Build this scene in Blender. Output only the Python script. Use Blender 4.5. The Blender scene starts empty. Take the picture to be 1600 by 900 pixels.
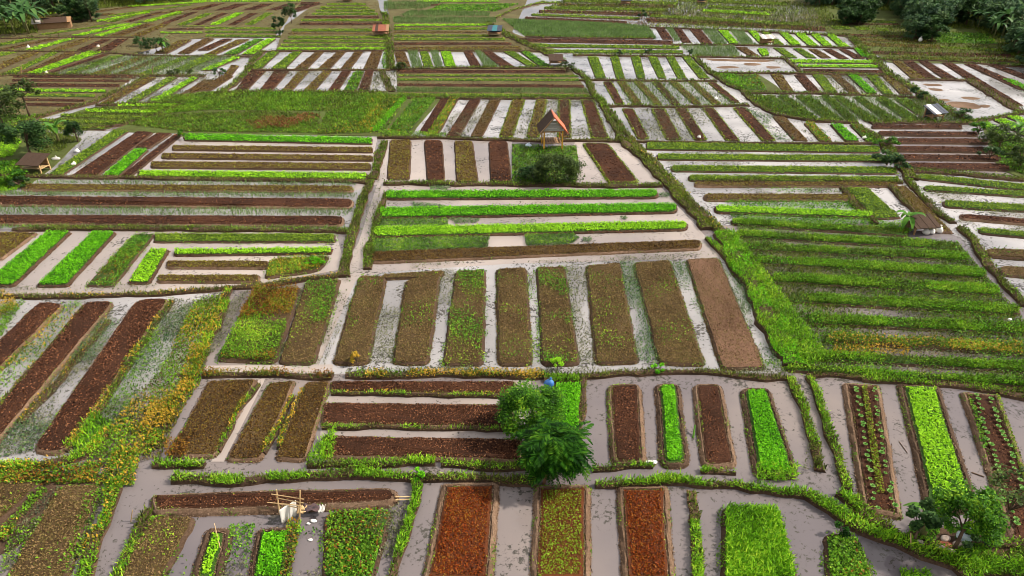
import bpy, math, random
import numpy as np
from mathutils import Vector

S = bpy.context.scene
C = S.collection
rng = np.random.default_rng(7)
random.seed(7)

# ------------------------------------------------------------------ camera, sky, sun, exposure
CAM_H = 22.0
FPX = 1600 * 24.0 / 36.0
PITCH = math.radians(30.6)
cam_d = bpy.data.cameras.new('camera')
cam_d.lens = 24.0
cam_d.sensor_width = 36.0
cam_d.clip_start = 0.1
cam_d.clip_end = 6000
cam = bpy.data.objects.new('camera', cam_d)
C.objects.link(cam)
cam.location = (0, 0, CAM_H)
cam.rotation_euler = (math.pi / 2 - PITCH, 0, 0)
S.camera = cam

SUN_EL, SUN_AZ = math.radians(45), math.radians(84)      # azimuth clockwise from +Y (the view direction)
world = bpy.data.worlds.new('World')
S.world = world
world.use_nodes = True
wn = world.node_tree
sky = wn.nodes.new('ShaderNodeTexSky')
sky.sky_type = 'NISHITA'
sky.sun_disc = False
sky.sun_elevation = SUN_EL
sky.sun_rotation = SUN_AZ
sky.air_density = 1.0
sky.dust_density = 3.0
sky.ozone_density = 1.0
bg = wn.nodes['Background']
bg.inputs['Strength'].default_value = 0.11
tcw = wn.nodes.new('ShaderNodeTexCoord')
cl = wn.nodes.new('ShaderNodeTexNoise')
cl.inputs['Scale'].default_value = 2.2
cl.inputs['Detail'].default_value = 7
wn.links.new(tcw.outputs['Generated'], cl.inputs['Vector'])
clr = wn.nodes.new('ShaderNodeMapRange')
clr.inputs['From Min'].default_value = 0.30
clr.inputs['From Max'].default_value = 0.62
wn.links.new(cl.outputs['Fac'], clr.inputs['Value'])
clm = wn.nodes.new('ShaderNodeMix')
clm.data_type = 'RGBA'
wn.links.new(clr.outputs[0], clm.inputs[0])
wn.links.new(sky.outputs[0], clm.inputs[6])
clm.inputs[7].default_value = (8.4, 8.1, 7.8, 1)
wn.links.new(clm.outputs[2], bg.inputs['Color'])
sun_d = bpy.data.lights.new('sun', 'SUN')
sun_d.energy = 4.9
sun_d.angle = math.radians(2.5)
sun_d.color = (1.0, 0.92, 0.80)
sun = bpy.data.objects.new('sun', sun_d)
C.objects.link(sun)
sdir = Vector((math.sin(SUN_AZ) * math.cos(SUN_EL), math.cos(SUN_AZ) * math.cos(SUN_EL), math.sin(SUN_EL)))
sun.rotation_euler = sdir.to_track_quat('Z', 'Y').to_euler()
S.view_settings.view_transform = 'Standard'
S.view_settings.look = 'None'
S.view_settings.gamma = 1
S.cycles.filter_width = 0.85
S.view_settings.exposure = 0.5

# ------------------------------------------------------------------ survey helpers
SP, CP = math.sin(PITCH), math.cos(PITCH)
def at(x, y, z=0.0):
    """ground point seen at photo position x, y on the level z"""
    u = (x - 800) / FPX
    v = (y - 450) / FPX
    d = (u, CP - v * SP, -SP - v * CP)
    t = (z - CAM_H) / d[2]
    return (d[0] * t, d[1] * t)
def ground_poly(flat, z=0.0):
    return np.array([at(flat[i], flat[i + 1], z) for i in range(0, len(flat), 2)])
def pixel_at(p):
    """metres covered by one pixel of the 1024 wide picture at a ground point, and sine of the view's dip there"""
    dx, dy = p[0], p[1]
    depth = dy * CP + CAM_H * SP
    return max(depth, 8) / (FPX * 0.64), CAM_H / math.sqrt(dx * dx + dy * dy + CAM_H * CAM_H)

# ------------------------------------------------------------------ materials
def new_mat(name):
    m = bpy.data.materials.new(name)
    m.use_nodes = True
    nt = m.node_tree
    for n in list(nt.nodes):
        nt.nodes.remove(n)
    return m, nt, nt.nodes, nt.links
def ramp(nodes, stops):
    r = nodes.new('ShaderNodeValToRGB')
    e = r.color_ramp.elements
    while len(e) > 1:
        e.remove(e[-1])
    e[0].position = stops[0][0]
    e[0].color = (*stops[0][1], 1)
    for p, c in stops[1:]:
        k = e.new(p)
        k.color = (*c, 1)
    return r
def leaf_mat(name, cols, scale=0.6, island=0.55, trans=0.25, rough=0.5):
    """cols: list of colours, picked by a patchy noise and by each leaf's own random number"""
    m, nt, N, L = new_mat(name)
    geo = N.new('ShaderNodeNewGeometry')
    noi = N.new('ShaderNodeTexNoise')
    noi.inputs['Scale'].default_value = scale
    noi.inputs['Detail'].default_value = 4
    L.new(geo.outputs['Position'], noi.inputs['Vector'])
    mr = N.new('ShaderNodeMapRange')
    mr.inputs['From Min'].default_value = 0.3
    mr.inputs['From Max'].default_value = 0.7
    L.new(noi.outputs['Fac'], mr.inputs['Value'])
    mx = N.new('ShaderNodeMix')
    mx.inputs[0].default_value = island
    L.new(mr.outputs[0], mx.inputs[2])
    L.new(geo.outputs['Random Per Island'], mx.inputs[3])
    k = len(cols)
    r = ramp(N, [(0.08 + 0.84 * i / max(1, k - 1), c) for i, c in enumerate(cols)])
    L.new(mx.outputs[0], r.inputs['Fac'])
    pb = N.new('ShaderNodeBsdfPrincipled')
    pb.inputs['Roughness'].default_value = rough
    pb.inputs['Specular IOR Level'].default_value = 0.08
    L.new(r.outputs['Color'], pb.inputs['Base Color'])
    tr = N.new('ShaderNodeBsdfTranslucent')
    L.new(r.outputs['Color'], tr.inputs['Color'])
    ms = N.new('ShaderNodeMixShader')
    ms.inputs['Fac'].default_value = trans
    L.new(pb.outputs[0], ms.inputs[1])
    L.new(tr.outputs[0], ms.inputs[2])
    out = N.new('ShaderNodeOutputMaterial')
    L.new(ms.outputs[0], out.inputs['Surface'])
    return m
def earth_mat(name, cols, scale=7.0, bump=0.6, rough=0.95, fine=28.0, spec=0.15):
    m, nt, N, L = new_mat(name)
    geo = N.new('ShaderNodeNewGeometry')
    n1 = N.new('ShaderNodeTexNoise')
    n1.inputs['Scale'].default_value = scale
    n1.inputs['Detail'].default_value = 6
    n1.inputs['Roughness'].default_value = 0.75
    n2 = N.new('ShaderNodeTexNoise')
    n2.inputs['Scale'].default_value = 0.35
    n2.inputs['Detail'].default_value = 3
    for n in (n1, n2):
        L.new(geo.outputs['Position'], n.inputs['Vector'])
    mx = N.new('ShaderNodeMix')
    mx.inputs[0].default_value = 0.4
    L.new(n1.outputs['Fac'], mx.inputs[2])
    L.new(n2.outputs['Fac'], mx.inputs[3])
    k = len(cols)
    r = ramp(N, [(0.32 + 0.36 * i / max(1, k - 1), c) for i, c in enumerate(cols)])
    L.new(mx.outputs[0], r.inputs['Fac'])
    n3 = N.new('ShaderNodeTexNoise')
    n3.inputs['Scale'].default_value = fine
    n3.inputs['Detail'].default_value = 3
    L.new(geo.outputs['Position'], n3.inputs['Vector'])
    b = N.new('ShaderNodeBump')
    b.inputs['Strength'].default_value = bump
    b.inputs['Distance'].default_value = 0.06
    L.new(n3.outputs['Fac'], b.inputs['Height'])
    pb = N.new('ShaderNodeBsdfPrincipled')
    pb.inputs['Roughness'].default_value = rough
    pb.inputs['Specular IOR Level'].default_value = spec
    L.new(r.outputs['Color'], pb.inputs['Base Color'])
    L.new(b.outputs[0], pb.inputs['Normal'])
    out = N.new('ShaderNodeOutputMaterial')
    L.new(pb.outputs[0], out.inputs['Surface'])
    return m
def water_mat(name, stops, th):
    m, nt, N, L = new_mat(name)
    geo = N.new('ShaderNodeNewGeometry')
    big = N.new('ShaderNodeTexNoise')
    big.inputs['Scale'].default_value = 0.09
    big.inputs['Detail'].default_value = 5
    L.new(geo.outputs['Position'], big.inputs['Vector'])
    r = ramp(N, stops)
    L.new(big.outputs['Fac'], r.inputs['Fac'])
    spk = N.new('ShaderNodeTexNoise')            # floating bits and mud showing through
    spk.inputs['Scale'].default_value = 4.5
    spk.inputs['Detail'].default_value = 6
    spk.inputs['Roughness'].default_value = 0.7
    L.new(geo.outputs['Position'], spk.inputs['Vector'])
    pat = N.new('ShaderNodeTexNoise')
    pat.inputs['Scale'].default_value = 0.45
    pat.inputs['Detail'].default_value = 4
    L.new(geo.outputs['Position'], pat.inputs['Vector'])
    pm = N.new('ShaderNodeMath')
    pm.operation = 'MULTIPLY_ADD'
    pm.inputs[1].default_value = 0.45
    L.new(pat.outputs['Fac'], pm.inputs[0])
    sm = N.new('ShaderNodeMath')
    sm.operation = 'MULTIPLY_ADD'
    sm.inputs[1].default_value = 0.72
    sm.inputs[2].default_value = -0.085
    L.new(spk.outputs['Fac'], sm.inputs[0])
    L.new(sm.outputs[0], pm.inputs[2])
    r2 = ramp(N, [(th, (0, 0, 0)), (th + 0.05, (1, 1, 1))])
    L.new(pm.outputs[0], r2.inputs['Fac'])
    mx = N.new('ShaderNodeMix')
    mx.data_type = 'RGBA'
    L.new(r2.outputs['Color'], mx.inputs[0])
    L.new(r.outputs['Color'], mx.inputs[6])
    mx.inputs[7].default_value = (0.055, 0.05, 0.042, 1)
    rip = N.new('ShaderNodeTexNoise')
    rip.inputs['Scale'].default_value = 5.0
    rip.inputs['Detail'].default_value = 3
    L.new(geo.outputs['Position'], rip.inputs['Vector'])
    b = N.new('ShaderNodeBump')
    b.inputs['Strength'].default_value = 0.05
    b.inputs['Distance'].default_value = 0.05
    L.new(rip.outputs['Fac'], b.inputs['Height'])
    pb = N.new('ShaderNodeBsdfPrincipled')
    pb.inputs['Roughness'].default_value = 0.03
    pb.inputs['IOR'].default_value = 1.33
    L.new(mx.outputs[2], pb.inputs['Base Color'])
    L.new(b.outputs[0], pb.inputs['Normal'])
    out = N.new('ShaderNodeOutputMaterial')
    L.new(pb.outputs[0], out.inputs['Surface'])
    return m
def plain_mat(name, a, b, scale=9.0, rough=0.8, stretch=(1, 1, 1), spec=0.3):
    m, nt, N, L = new_mat(name)
    tc = N.new('ShaderNodeTexCoord')
    mp = N.new('ShaderNodeMapping')
    mp.inputs['Scale'].default_value = stretch
    L.new(tc.outputs['Object'], mp.inputs['Vector'])
    n = N.new('ShaderNodeTexNoise')
    n.inputs['Scale'].default_value = scale
    n.inputs['Detail'].default_value = 5
    L.new(mp.outputs[0], n.inputs['Vector'])
    r = ramp(N, [(0.35, a), (0.65, b)])
    L.new(n.outputs['Fac'], r.inputs['Fac'])
    bm = N.new('ShaderNodeBump')
    bm.inputs['Strength'].default_value = 0.3
    bm.inputs['Distance'].default_value = 0.02
    L.new(n.outputs['Fac'], bm.inputs['Height'])
    pb = N.new('ShaderNodeBsdfPrincipled')
    pb.inputs['Roughness'].default_value = rough
    pb.inputs['Specular IOR Level'].default_value = spec
    L.new(r.outputs['Color'], pb.inputs['Base Color'])
    L.new(bm.outputs[0], pb.inputs['Normal'])
    out = N.new('ShaderNodeOutputMaterial')
    L.new(pb.outputs[0], out.inputs['Surface'])
    return m

M = {}
M['water'] = water_mat('muddy_water', [(0.36, (0.1116, 0.0972, 0.1036)), (0.5, (0.1476, 0.126, 0.1247)), (0.64, (0.1944, 0.162, 0.1474))], 0.552)
M['sandy_water'] = water_mat('sandy_water', [(0.36, (0.1806, 0.1552, 0.1494)), (0.5, (0.2567, 0.2182, 0.1974)), (0.64, (0.3327, 0.2813, 0.2507))], 0.575)
M['ground'] = earth_mat('ground_earth', [(0.035, 0.045, 0.015), (0.07, 0.075, 0.025), (0.10, 0.08, 0.04)], 1.2)
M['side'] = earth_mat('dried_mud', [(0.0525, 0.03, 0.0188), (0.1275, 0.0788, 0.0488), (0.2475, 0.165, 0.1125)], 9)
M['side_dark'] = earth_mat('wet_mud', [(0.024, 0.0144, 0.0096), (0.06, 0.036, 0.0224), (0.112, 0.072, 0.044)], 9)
M['soil'] = earth_mat('tilled_soil', [(0.0095, 0.0041, 0.002), (0.034, 0.0129, 0.0061), (0.0816, 0.0326, 0.015)], 11)
M['straw'] = earth_mat('straw_soil', [(0.024, 0.0144, 0.0064), (0.064, 0.04, 0.0176), (0.12, 0.08, 0.0384)], 8)
M['pink_soil'] = earth_mat('dry_pink_soil', [(0.072, 0.0396, 0.0216), (0.144, 0.0792, 0.0504), (0.216, 0.126, 0.0828)], 8)
M['under'] = earth_mat('crop_ground_green', [(0.015, 0.035, 0.006), (0.03, 0.07, 0.01), (0.05, 0.06, 0.02)], 6)  # dark green ground showing between the crop leaves
M['grassland'] = earth_mat('grassy_soil', [(0.045, 0.035, 0.012), (0.06, 0.075, 0.018), (0.075, 0.11, 0.022)], 2.5)
M['farsoil'] = earth_mat('field_soil', [(0.045, 0.036, 0.016), (0.085, 0.072, 0.03), (0.13, 0.118, 0.05)], 2.0)
M['rust_soil'] = earth_mat('rust_soil', [(0.042, 0.014, 0.007), (0.084, 0.0245, 0.0084), (0.119, 0.042, 0.014)], 11)

M['clod'] = leaf_mat('soil_clods', [(0.006, 0.003, 0.002), (0.028, 0.010, 0.005), (0.085, 0.033, 0.014), (0.24, 0.11, 0.055)], 0.8, 0.85, 0.0, 0.95)
M['straw_bits'] = leaf_mat('straw_bits', [(0.0245, 0.0137, 0.0059), (0.0929, 0.0558, 0.0224), (0.0734, 0.0636, 0.0176), (0.215, 0.1368, 0.0636), (0.0978, 0.1026, 0.0196)], 0.5, 0.7, 0.1, 0.9)
M['pink_bits'] = leaf_mat('dry_pink_bits', [(0.0864, 0.0468, 0.0252), (0.1728, 0.1008, 0.0612), (0.2448, 0.144, 0.0936)], 0.8, 0.7, 0.05, 0.9)
M['rim_bits'] = leaf_mat('rim_crumbs', [(0.024, 0.0128, 0.0072), (0.08, 0.048, 0.028), (0.176, 0.112, 0.072), (0.288, 0.2, 0.136)], 1.2, 0.75, 0.0, 0.95)
M['olive'] = leaf_mat('olive_seedlings', [(0.025, 0.013, 0.004), (0.09, 0.05, 0.012), (0.19, 0.14, 0.02), (0.20, 0.24, 0.025)], 0.5, 0.75)
M['brownolive'] = leaf_mat('brown_seedlings', [(0.017, 0.0076, 0.0026), (0.0638, 0.0306, 0.0085), (0.136, 0.0748, 0.017), (0.1445, 0.1105, 0.017)], 0.5, 0.8)
M['rust'] = leaf_mat('rust_seedlings', [(0.0312, 0.008, 0.0021), (0.1092, 0.0199, 0.0035), (0.2106, 0.0411, 0.0056), (0.2184, 0.1061, 0.014)], 0.5, 0.72)
M['mixed'] = leaf_mat('red_green_seedlings', [(0.09, 0.022, 0.005), (0.14, 0.085, 0.009), (0.14, 0.23, 0.012), (0.22, 0.36, 0.025)], 0.5, 0.75)
M['bright'] = leaf_mat('bright_leaves', [(0.03, 0.15, 0.003), (0.10, 0.37, 0.006), (0.22, 0.60, 0.015)], 0.7, 0.7, 0.3)
M['lime'] = leaf_mat('lime_leaves', [(0.10, 0.26, 0.008), (0.24, 0.52, 0.014), (0.40, 0.70, 0.03)], 0.7, 0.7, 0.3)
M['deep'] = leaf_mat('deep_leaves', [(0.015, 0.04, 0.006), (0.045, 0.14, 0.010), (0.11, 0.28, 0.015), (0.22, 0.38, 0.03)], 0.6, 0.65)
M['mid'] = leaf_mat('mid_leaves', [(0.045, 0.063, 0.009), (0.135, 0.225, 0.0135), (0.288, 0.414, 0.027)], 0.6, 0.65)
M['grass'] = leaf_mat('grass_blades', [(0.03, 0.065, 0.006), (0.10, 0.27, 0.010), (0.21, 0.45, 0.015), (0.42, 0.58, 0.04)], 0.45, 0.6, 0.3)
M['darkgrass'] = leaf_mat('dark_grass', [(0.0213, 0.0255, 0.0059), (0.051, 0.0723, 0.011), (0.1105, 0.1615, 0.017), (0.221, 0.2295, 0.0425)], 0.5, 0.6)
M['weed'] = leaf_mat('weeds', [(0.03, 0.025, 0.008), (0.06, 0.13, 0.010), (0.13, 0.30, 0.014), (0.30, 0.42, 0.03)], 0.45, 0.5)
M['gold'] = leaf_mat('gold_weeds', [(0.035, 0.03, 0.008), (0.12, 0.13, 0.012), (0.38, 0.24, 0.014), (0.54, 0.32, 0.05), (0.14, 0.22, 0.014)], 0.9, 0.55)
M['amber'] = leaf_mat('amber_weeds', [(0.04, 0.02, 0.008), (0.14, 0.055, 0.010), (0.24, 0.13, 0.015), (0.12, 0.20, 0.012)], 0.5, 0.45)
M['redweed'] = leaf_mat('red_weeds', [(0.05, 0.03, 0.012), (0.16, 0.06, 0.025), (0.22, 0.10, 0.035), (0.07, 0.10, 0.02)], 0.5, 0.5)
M['aqua'] = leaf_mat('water_weeds', [(0.025, 0.05, 0.025), (0.05, 0.11, 0.04), (0.11, 0.19, 0.06), (0.19, 0.2, 0.11)], 0.9, 0.6)
M['drab'] = leaf_mat('drab_water_weeds', [(0.03, 0.035, 0.022), (0.07, 0.08, 0.04), (0.14, 0.15, 0.07), (0.24, 0.22, 0.14)], 0.9, 0.6)
M['rice'] = leaf_mat('rice_shoots', [(0.06, 0.10, 0.03), (0.12, 0.20, 0.06), (0.20, 0.28, 0.10)], 0.3, 0.5)
M['crown_a'] = leaf_mat('tree_leaves', [(0.0078, 0.026, 0.0039), (0.026, 0.091, 0.0065), (0.0715, 0.208, 0.0104), (0.234, 0.39, 0.0195)], 1.3, 0.5)
M['crown_b'] = leaf_mat('dark_tree_leaves', [(0.008, 0.02, 0.008), (0.02, 0.05, 0.015), (0.045, 0.10, 0.025), (0.08, 0.15, 0.035)], 1.0, 0.5)
M['crown_c'] = leaf_mat('feathery_leaves', [(0.0023, 0.0105, 0.0015), (0.0075, 0.0375, 0.003), (0.0225, 0.09, 0.0045), (0.075, 0.1725, 0.009)], 1.3, 0.5)
M['crown_d'] = leaf_mat('olive_tree_leaves', [(0.016, 0.03, 0.010), (0.045, 0.075, 0.018), (0.10, 0.14, 0.028)], 1.0, 0.5)
M['crown_e'] = leaf_mat('far_tree_leaves', [(0.014, 0.035, 0.020), (0.035, 0.08, 0.036), (0.075, 0.14, 0.05), (0.13, 0.20, 0.065)], 0.35, 0.4)
M['banana'] = leaf_mat('banana_leaves', [(0.03, 0.09, 0.016), (0.07, 0.19, 0.022), (0.15, 0.30, 0.045)], 1.0, 0.5, 0.3, 0.4)
M['farbanana'] = leaf_mat('far_banana_leaves', [(0.02, 0.06, 0.02), (0.05, 0.12, 0.03), (0.10, 0.19, 0.05)], 0.3, 0.5, 0.25, 0.5)
M['bark'] = plain_mat('bark', (0.05, 0.03, 0.02), (0.14, 0.09, 0.055), 12, 0.9, (1, 1, 0.3))
M['redbark'] = plain_mat('red_bark', (0.10, 0.045, 0.025), (0.2, 0.10, 0.055), 12, 0.9, (1, 1, 0.3))
M['stem'] = plain_mat('banana_stem', (0.08, 0.09, 0.03), (0.18, 0.16, 0.06), 6, 0.6, (1, 1, 0.2))
M['bamboo'] = plain_mat('bamboo', (0.34, 0.22, 0.10), (0.52, 0.37, 0.19), 8, 0.6, (1, 1, 0.3))
M['orangewood'] = plain_mat('orange_timber', (0.52, 0.24, 0.03), (0.66, 0.36, 0.05), 8, 0.6, (1, 1, 0.3))
M['plank'] = plain_mat('weathered_planks', (0.16, 0.09, 0.045), (0.34, 0.2, 0.10), 10, 0.85, (0.3, 3, 3))
M['graywood'] = plain_mat('grey_boards', (0.26, 0.24, 0.22), (0.45, 0.42, 0.39), 10, 0.85, (0.5, 3, 3))
M['thatch'] = plain_mat('dark_thatch', (0.018, 0.011, 0.008), (0.075, 0.042, 0.025), 14, 0.95, (1, 4, 1))
M['redtile'] = plain_mat('red_tile', (0.34, 0.07, 0.035), (0.52, 0.14, 0.07), 7, 0.75)
M['rusttile'] = plain_mat('rusty_tile', (0.14, 0.05, 0.03), (0.28, 0.09, 0.05), 7, 0.85)
M['tarp'] = plain_mat('dark_blue_tarp', (0.012, 0.018, 0.035), (0.04, 0.05, 0.075), 5, 0.5)
M['white'] = plain_mat('white_plastic', (0.62, 0.60, 0.56), (0.82, 0.80, 0.76), 4, 0.6)
M['cloth'] = leaf_mat('white_cloth', [(0.70, 0.67, 0.62), (0.80, 0.78, 0.74)], 3, 0.0, 0.45, 0.9)
M['darkcloth'] = plain_mat('dark_cloth', (0.03, 0.025, 0.03), (0.10, 0.06, 0.06), 6, 0.9)
M['bluebag'] = plain_mat('blue_plastic', (0.02, 0.09, 0.28), (0.05, 0.18, 0.45), 5, 0.45)
M['palebag'] = plain_mat('pale_blue_plastic', (0.35, 0.45, 0.55), (0.62, 0.68, 0.72), 5, 0.45)
M['teal'] = plain_mat('teal_sheet', (0.015, 0.10, 0.12), (0.03, 0.17, 0.19), 5, 0.5)
M['stone'] = plain_mat('pale_stone', (0.32, 0.25, 0.21), (0.58, 0.47, 0.41), 6, 0.85)
M['redearth'] = plain_mat('red_earth', (0.16, 0.05, 0.025), (0.30, 0.11, 0.06), 6, 0.95)

# ------------------------------------------------------------------ object helpers
def tag(o, label=None, cat=None, group=None, kind=None):
    if label: o['label'] = label
    if cat: o['category'] = cat
    if group: o['group'] = group
    if kind: o['kind'] = kind
    return o
def link(name, me, parent=None, loc=None):
    o = bpy.data.objects.new(name, me)
    C.objects.link(o)
    if parent is not None: o.parent = parent
    if loc is not None: o.location = loc
    return o
def empty(name, loc, rz=0.0):
    o = bpy.data.objects.new(name, None)
    o.empty_display_size = 0.3
    C.objects.link(o)
    o.location = loc
    o.rotation_euler = (0, 0, rz)
    return o
def quads_mesh(name, verts, mat):
    """verts (n,4,3) -> one mesh of n separate quads"""
    n = len(verts)
    me = bpy.data.meshes.new(name)
    me.vertices.add(n * 4)
    me.vertices.foreach_set('co', np.ascontiguousarray(verts, dtype=np.float32).ravel())
    me.loops.add(n * 4)
    me.loops.foreach_set('vertex_index', np.arange(n * 4, dtype=np.int32))
    me.polygons.add(n)
    me.polygons.foreach_set('loop_start', np.arange(0, n * 4, 4, dtype=np.int32))
    me.polygons.foreach_set('loop_total', np.full(n, 4, dtype=np.int32))
    me.update(calc_edges=True)
    me.materials.append(mat)
    return me
def py_mesh(name, v, f, mats, idx=None, smooth=False):
    me = bpy.data.meshes.new(name)
    me.from_pydata([tuple(p) for p in v], [], f)
    for m in (mats if isinstance(mats, (list, tuple)) else [mats]):
        me.materials.append(m)
    if idx is not None:
        me.polygons.foreach_set('material_index', np.array(idx, dtype=np.int32))
    if smooth:
        me.polygons.foreach_set('use_smooth', np.ones(len(f), dtype=bool))
    me.update()
    return me
class MB:
    """collects boxes, tubes and faces into ONE mesh"""
    def __init__(s): s.v, s.f = [], []
    def add(s, v, f):
        b = len(s.v); s.v += [tuple(p) for p in v]; s.f += [tuple(i + b for i in q) for q in f]
    def box(s, c, d, rz=0.0, ry=0.0):
        cx, cy, cz = c; x, y, z = d[0] / 2, d[1] / 2, d[2] / 2
        vs = []
        for sx, sy, sz in ((-1,-1,-1),(1,-1,-1),(1,1,-1),(-1,1,-1),(-1,-1,1),(1,-1,1),(1,1,1),(-1,1,1)):
            px, py, pz = sx*x, sy*y, sz*z
            px, pz = px*math.cos(ry) + pz*math.sin(ry), -px*math.sin(ry) + pz*math.cos(ry)
            px, py = px*math.cos(rz) - py*math.sin(rz), px*math.sin(rz) + py*math.cos(rz)
            vs.append((cx+px, cy+py, cz+pz))
        s.add(vs, [(0,3,2,1),(4,5,6,7),(0,1,5,4),(1,2,6,5),(2,3,7,6),(3,0,4,7)])
    def tube(s, pts, rad, seg=6):
        pts = [Vector(p) for p in pts]
        if not isinstance(rad, (list, tuple)): rad = [rad] * len(pts)
        vs, fs = [], []
        for i, p in enumerate(pts):
            d = (pts[min(i+1, len(pts)-1)] - pts[max(i-1, 0)]).normalized()
            a = d.cross(Vector((0.31, 0.2, 0.93)) if abs(d.z) < 0.9 else Vector((1, 0.1, 0))).normalized()
            b = d.cross(a)
            for k in range(seg):
                t = 2*math.pi*k/seg
                vs.append(p + a*math.cos(t)*rad[i] + b*math.sin(t)*rad[i])
        for i in range(len(pts)-1):
            for k in range(seg):
                k2 = (k+1) % seg
                fs.append((i*seg+k, i*seg+k2, (i+1)*seg+k2, (i+1)*seg+k))
        fs.append(tuple(range(seg-1, -1, -1))); fs.append(tuple(range((len(pts)-1)*seg, len(pts)*seg)))
        s.add(vs, fs)
    def slab(s, q, t):
        """four corners, thickness t downwards"""
        q = [Vector(p) for p in q]
        n = (q[1]-q[0]).cross(q[3]-q[0]).normalized()
        if n.z < 0: n = -n
        lo = [p - n*t for p in q]
        s.add(q+lo, [(0,1,2,3),(7,6,5,4),(0,4,5,1),(1,5,6,2),(2,6,7,3),(3,7,4,0)])
    def build(s, name, mat, parent=None, smooth=False):
        return link(name, py_mesh(name, s.v, s.f, mat, None, smooth), parent)
def copy_tree(o, parent=None):
    c = o.copy()
    C.objects.link(c)
    c.parent = parent
    for ch in list(o.children): copy_tree(ch, c)
    return c

# ------------------------------------------------------------------ scatter of leaves, blades, clods
def inside(poly, x, y):
    r = np.zeros(len(x), dtype=bool)
    n = len(poly)
    j = n - 1
    for i in range(n):
        xi, yi = poly[i]; xj, yj = poly[j]
        if yi != yj:
            r ^= ((yi > y) != (yj > y)) & (x < (xj - xi) * (y - yi) / (yj - yi) + xi)
        j = i
    return r
def area(poly):
    x, y = poly[:, 0], poly[:, 1]
    return 0.5 * (np.dot(x, np.roll(y, -1)) - np.dot(y, np.roll(x, -1)))
def sample(poly, n):
    lo, hi = poly.min(0), poly.max(0)
    fill = abs(area(poly)) / max(1e-6, (hi - lo).prod())
    k = int(n / max(0.04, fill) * 1.05) + 8
    p = rng.random((k, 2)) * (hi - lo) + lo
    p = p[inside(poly, p[:, 0], p[:, 1])]
    return p[:n]
def leaf_quads(p, z, L, aspect, tilt, blade=False):
    n = len(p)
    a = rng.random(n) * 2 * math.pi
    t = np.radians(tilt[0] + rng.random(n) * (tilt[1] - tilt[0]))
    ln = L * (0.65 + 0.7 * rng.random(n))
    w = ln * aspect * (0.7 + 0.6 * rng.random(n))
    d = np.stack([np.cos(a) * np.cos(t), np.sin(a) * np.cos(t), np.sin(t)], 1)
    s = np.stack([-np.sin(a), np.cos(a), (rng.random(n) - 0.5) * 0.8], 1)
    base = np.stack([p[:, 0], p[:, 1], z], 1)
    if blade:
        base = base - d * 0.0
        m = base + d * (ln * 0.55)[:, None]
        tip = base + d * ln[:, None]
        droop = np.stack([np.cos(a), np.sin(a), -0.6 * np.ones(n)], 1) * (ln * 0.12)[:, None]
        v = np.stack([base - s * (w * 0.5)[:, None], base + s * (w * 0.5)[:, None], m + s * (w * 0.4)[:, None], tip + droop], 1)
    else:
        base = base - d * (ln * 0.5)[:, None]
        m = base + d * (ln * 0.55)[:, None]
        v = np.stack([base, m + s * (w * 0.5)[:, None], base + d * ln[:, None], m - s * (w * 0.5)[:, None]], 1)
    return v
# look: (material, leaf length m, pixels at least, aspect, tilt range, height range, cover, blade)
LOOK = {
 'soil':   ('clod', 0.07, 1.5, 0.8, (5, 55), (0.0, 0.03), 0.9, False),
 'straw':  ('straw_bits', 0.10, 1.6, 0.45, (0, 55), (0.0, 0.05), 1.3, False),
 'pink':   ('pink_bits', 0.10, 1.6, 0.5, (0, 45), (0.0, 0.04), 1.0, False),
 'olive':  ('olive', 0.085, 1.6, 0.6, (5, 60), (0.0, 0.07), 1.5, False),
 'brownolive': ('brownolive', 0.085, 1.6, 0.6, (5, 60), (0.0, 0.06), 1.5, False),
 'rust':   ('rust', 0.085, 1.6, 0.65, (5, 60), (0.0, 0.07), 1.6, False),
 'mixed':  ('mixed', 0.085, 1.6, 0.65, (5, 60), (0.0, 0.08), 1.6, False),
 'bright': ('bright', 0.095, 1.6, 0.6, (5, 65), (0.03, 0.17), 2.4, False),
 'lime':   ('lime', 0.11, 1.7, 0.6, (5, 65), (0.02, 0.16), 2.2, False),
 'deep':   ('deep', 0.105, 1.7, 0.6, (5, 65), (0.02, 0.18), 1.9, False),
 'mid':    ('mid', 0.10, 1.6, 0.6, (5, 65), (0.02, 0.12), 1.8, False),
 'grass':  ('grass', 0.15, 2.0, 0.22, (20, 80), (0.0, 0.14), 1.9, True),
 'tallgrass': ('grass', 0.19, 2.2, 0.2, (20, 85), (0.0, 0.26), 2.4, True),
 'darkgrass': ('darkgrass', 0.18, 2.3, 0.25, (30, 85), (0.0, 0.05), 1.7, True),
 'weed':   ('weed', 0.115, 1.8, 0.5, (5, 75), (0.0, 0.26), 2.0, False),
 'gold':   ('gold', 0.12, 1.8, 0.45, (5, 75), (0.0, 0.30), 1.8, False),
 'amber':  ('amber', 0.12, 1.8, 0.5, (5, 75), (0.0, 0.40), 2.2, False),
 'redweed':('redweed', 0.16, 2.0, 0.5, (5, 75), (0.0, 0.40), 2.0, False),
 'aqua':   ('aqua', 0.10, 1.7, 0.55, (0, 60), (0.01, 0.14), 1.2, False),
 'drab':   ('drab', 0.10, 1.7, 0.5, (0, 60), (0.01, 0.13), 1.3, False),
 'rice':   ('rice', 0.24, 2.2, 0.17, (55, 88), (0.0, 0.02), 0.8, True),
}
NLEAF = 0
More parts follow.
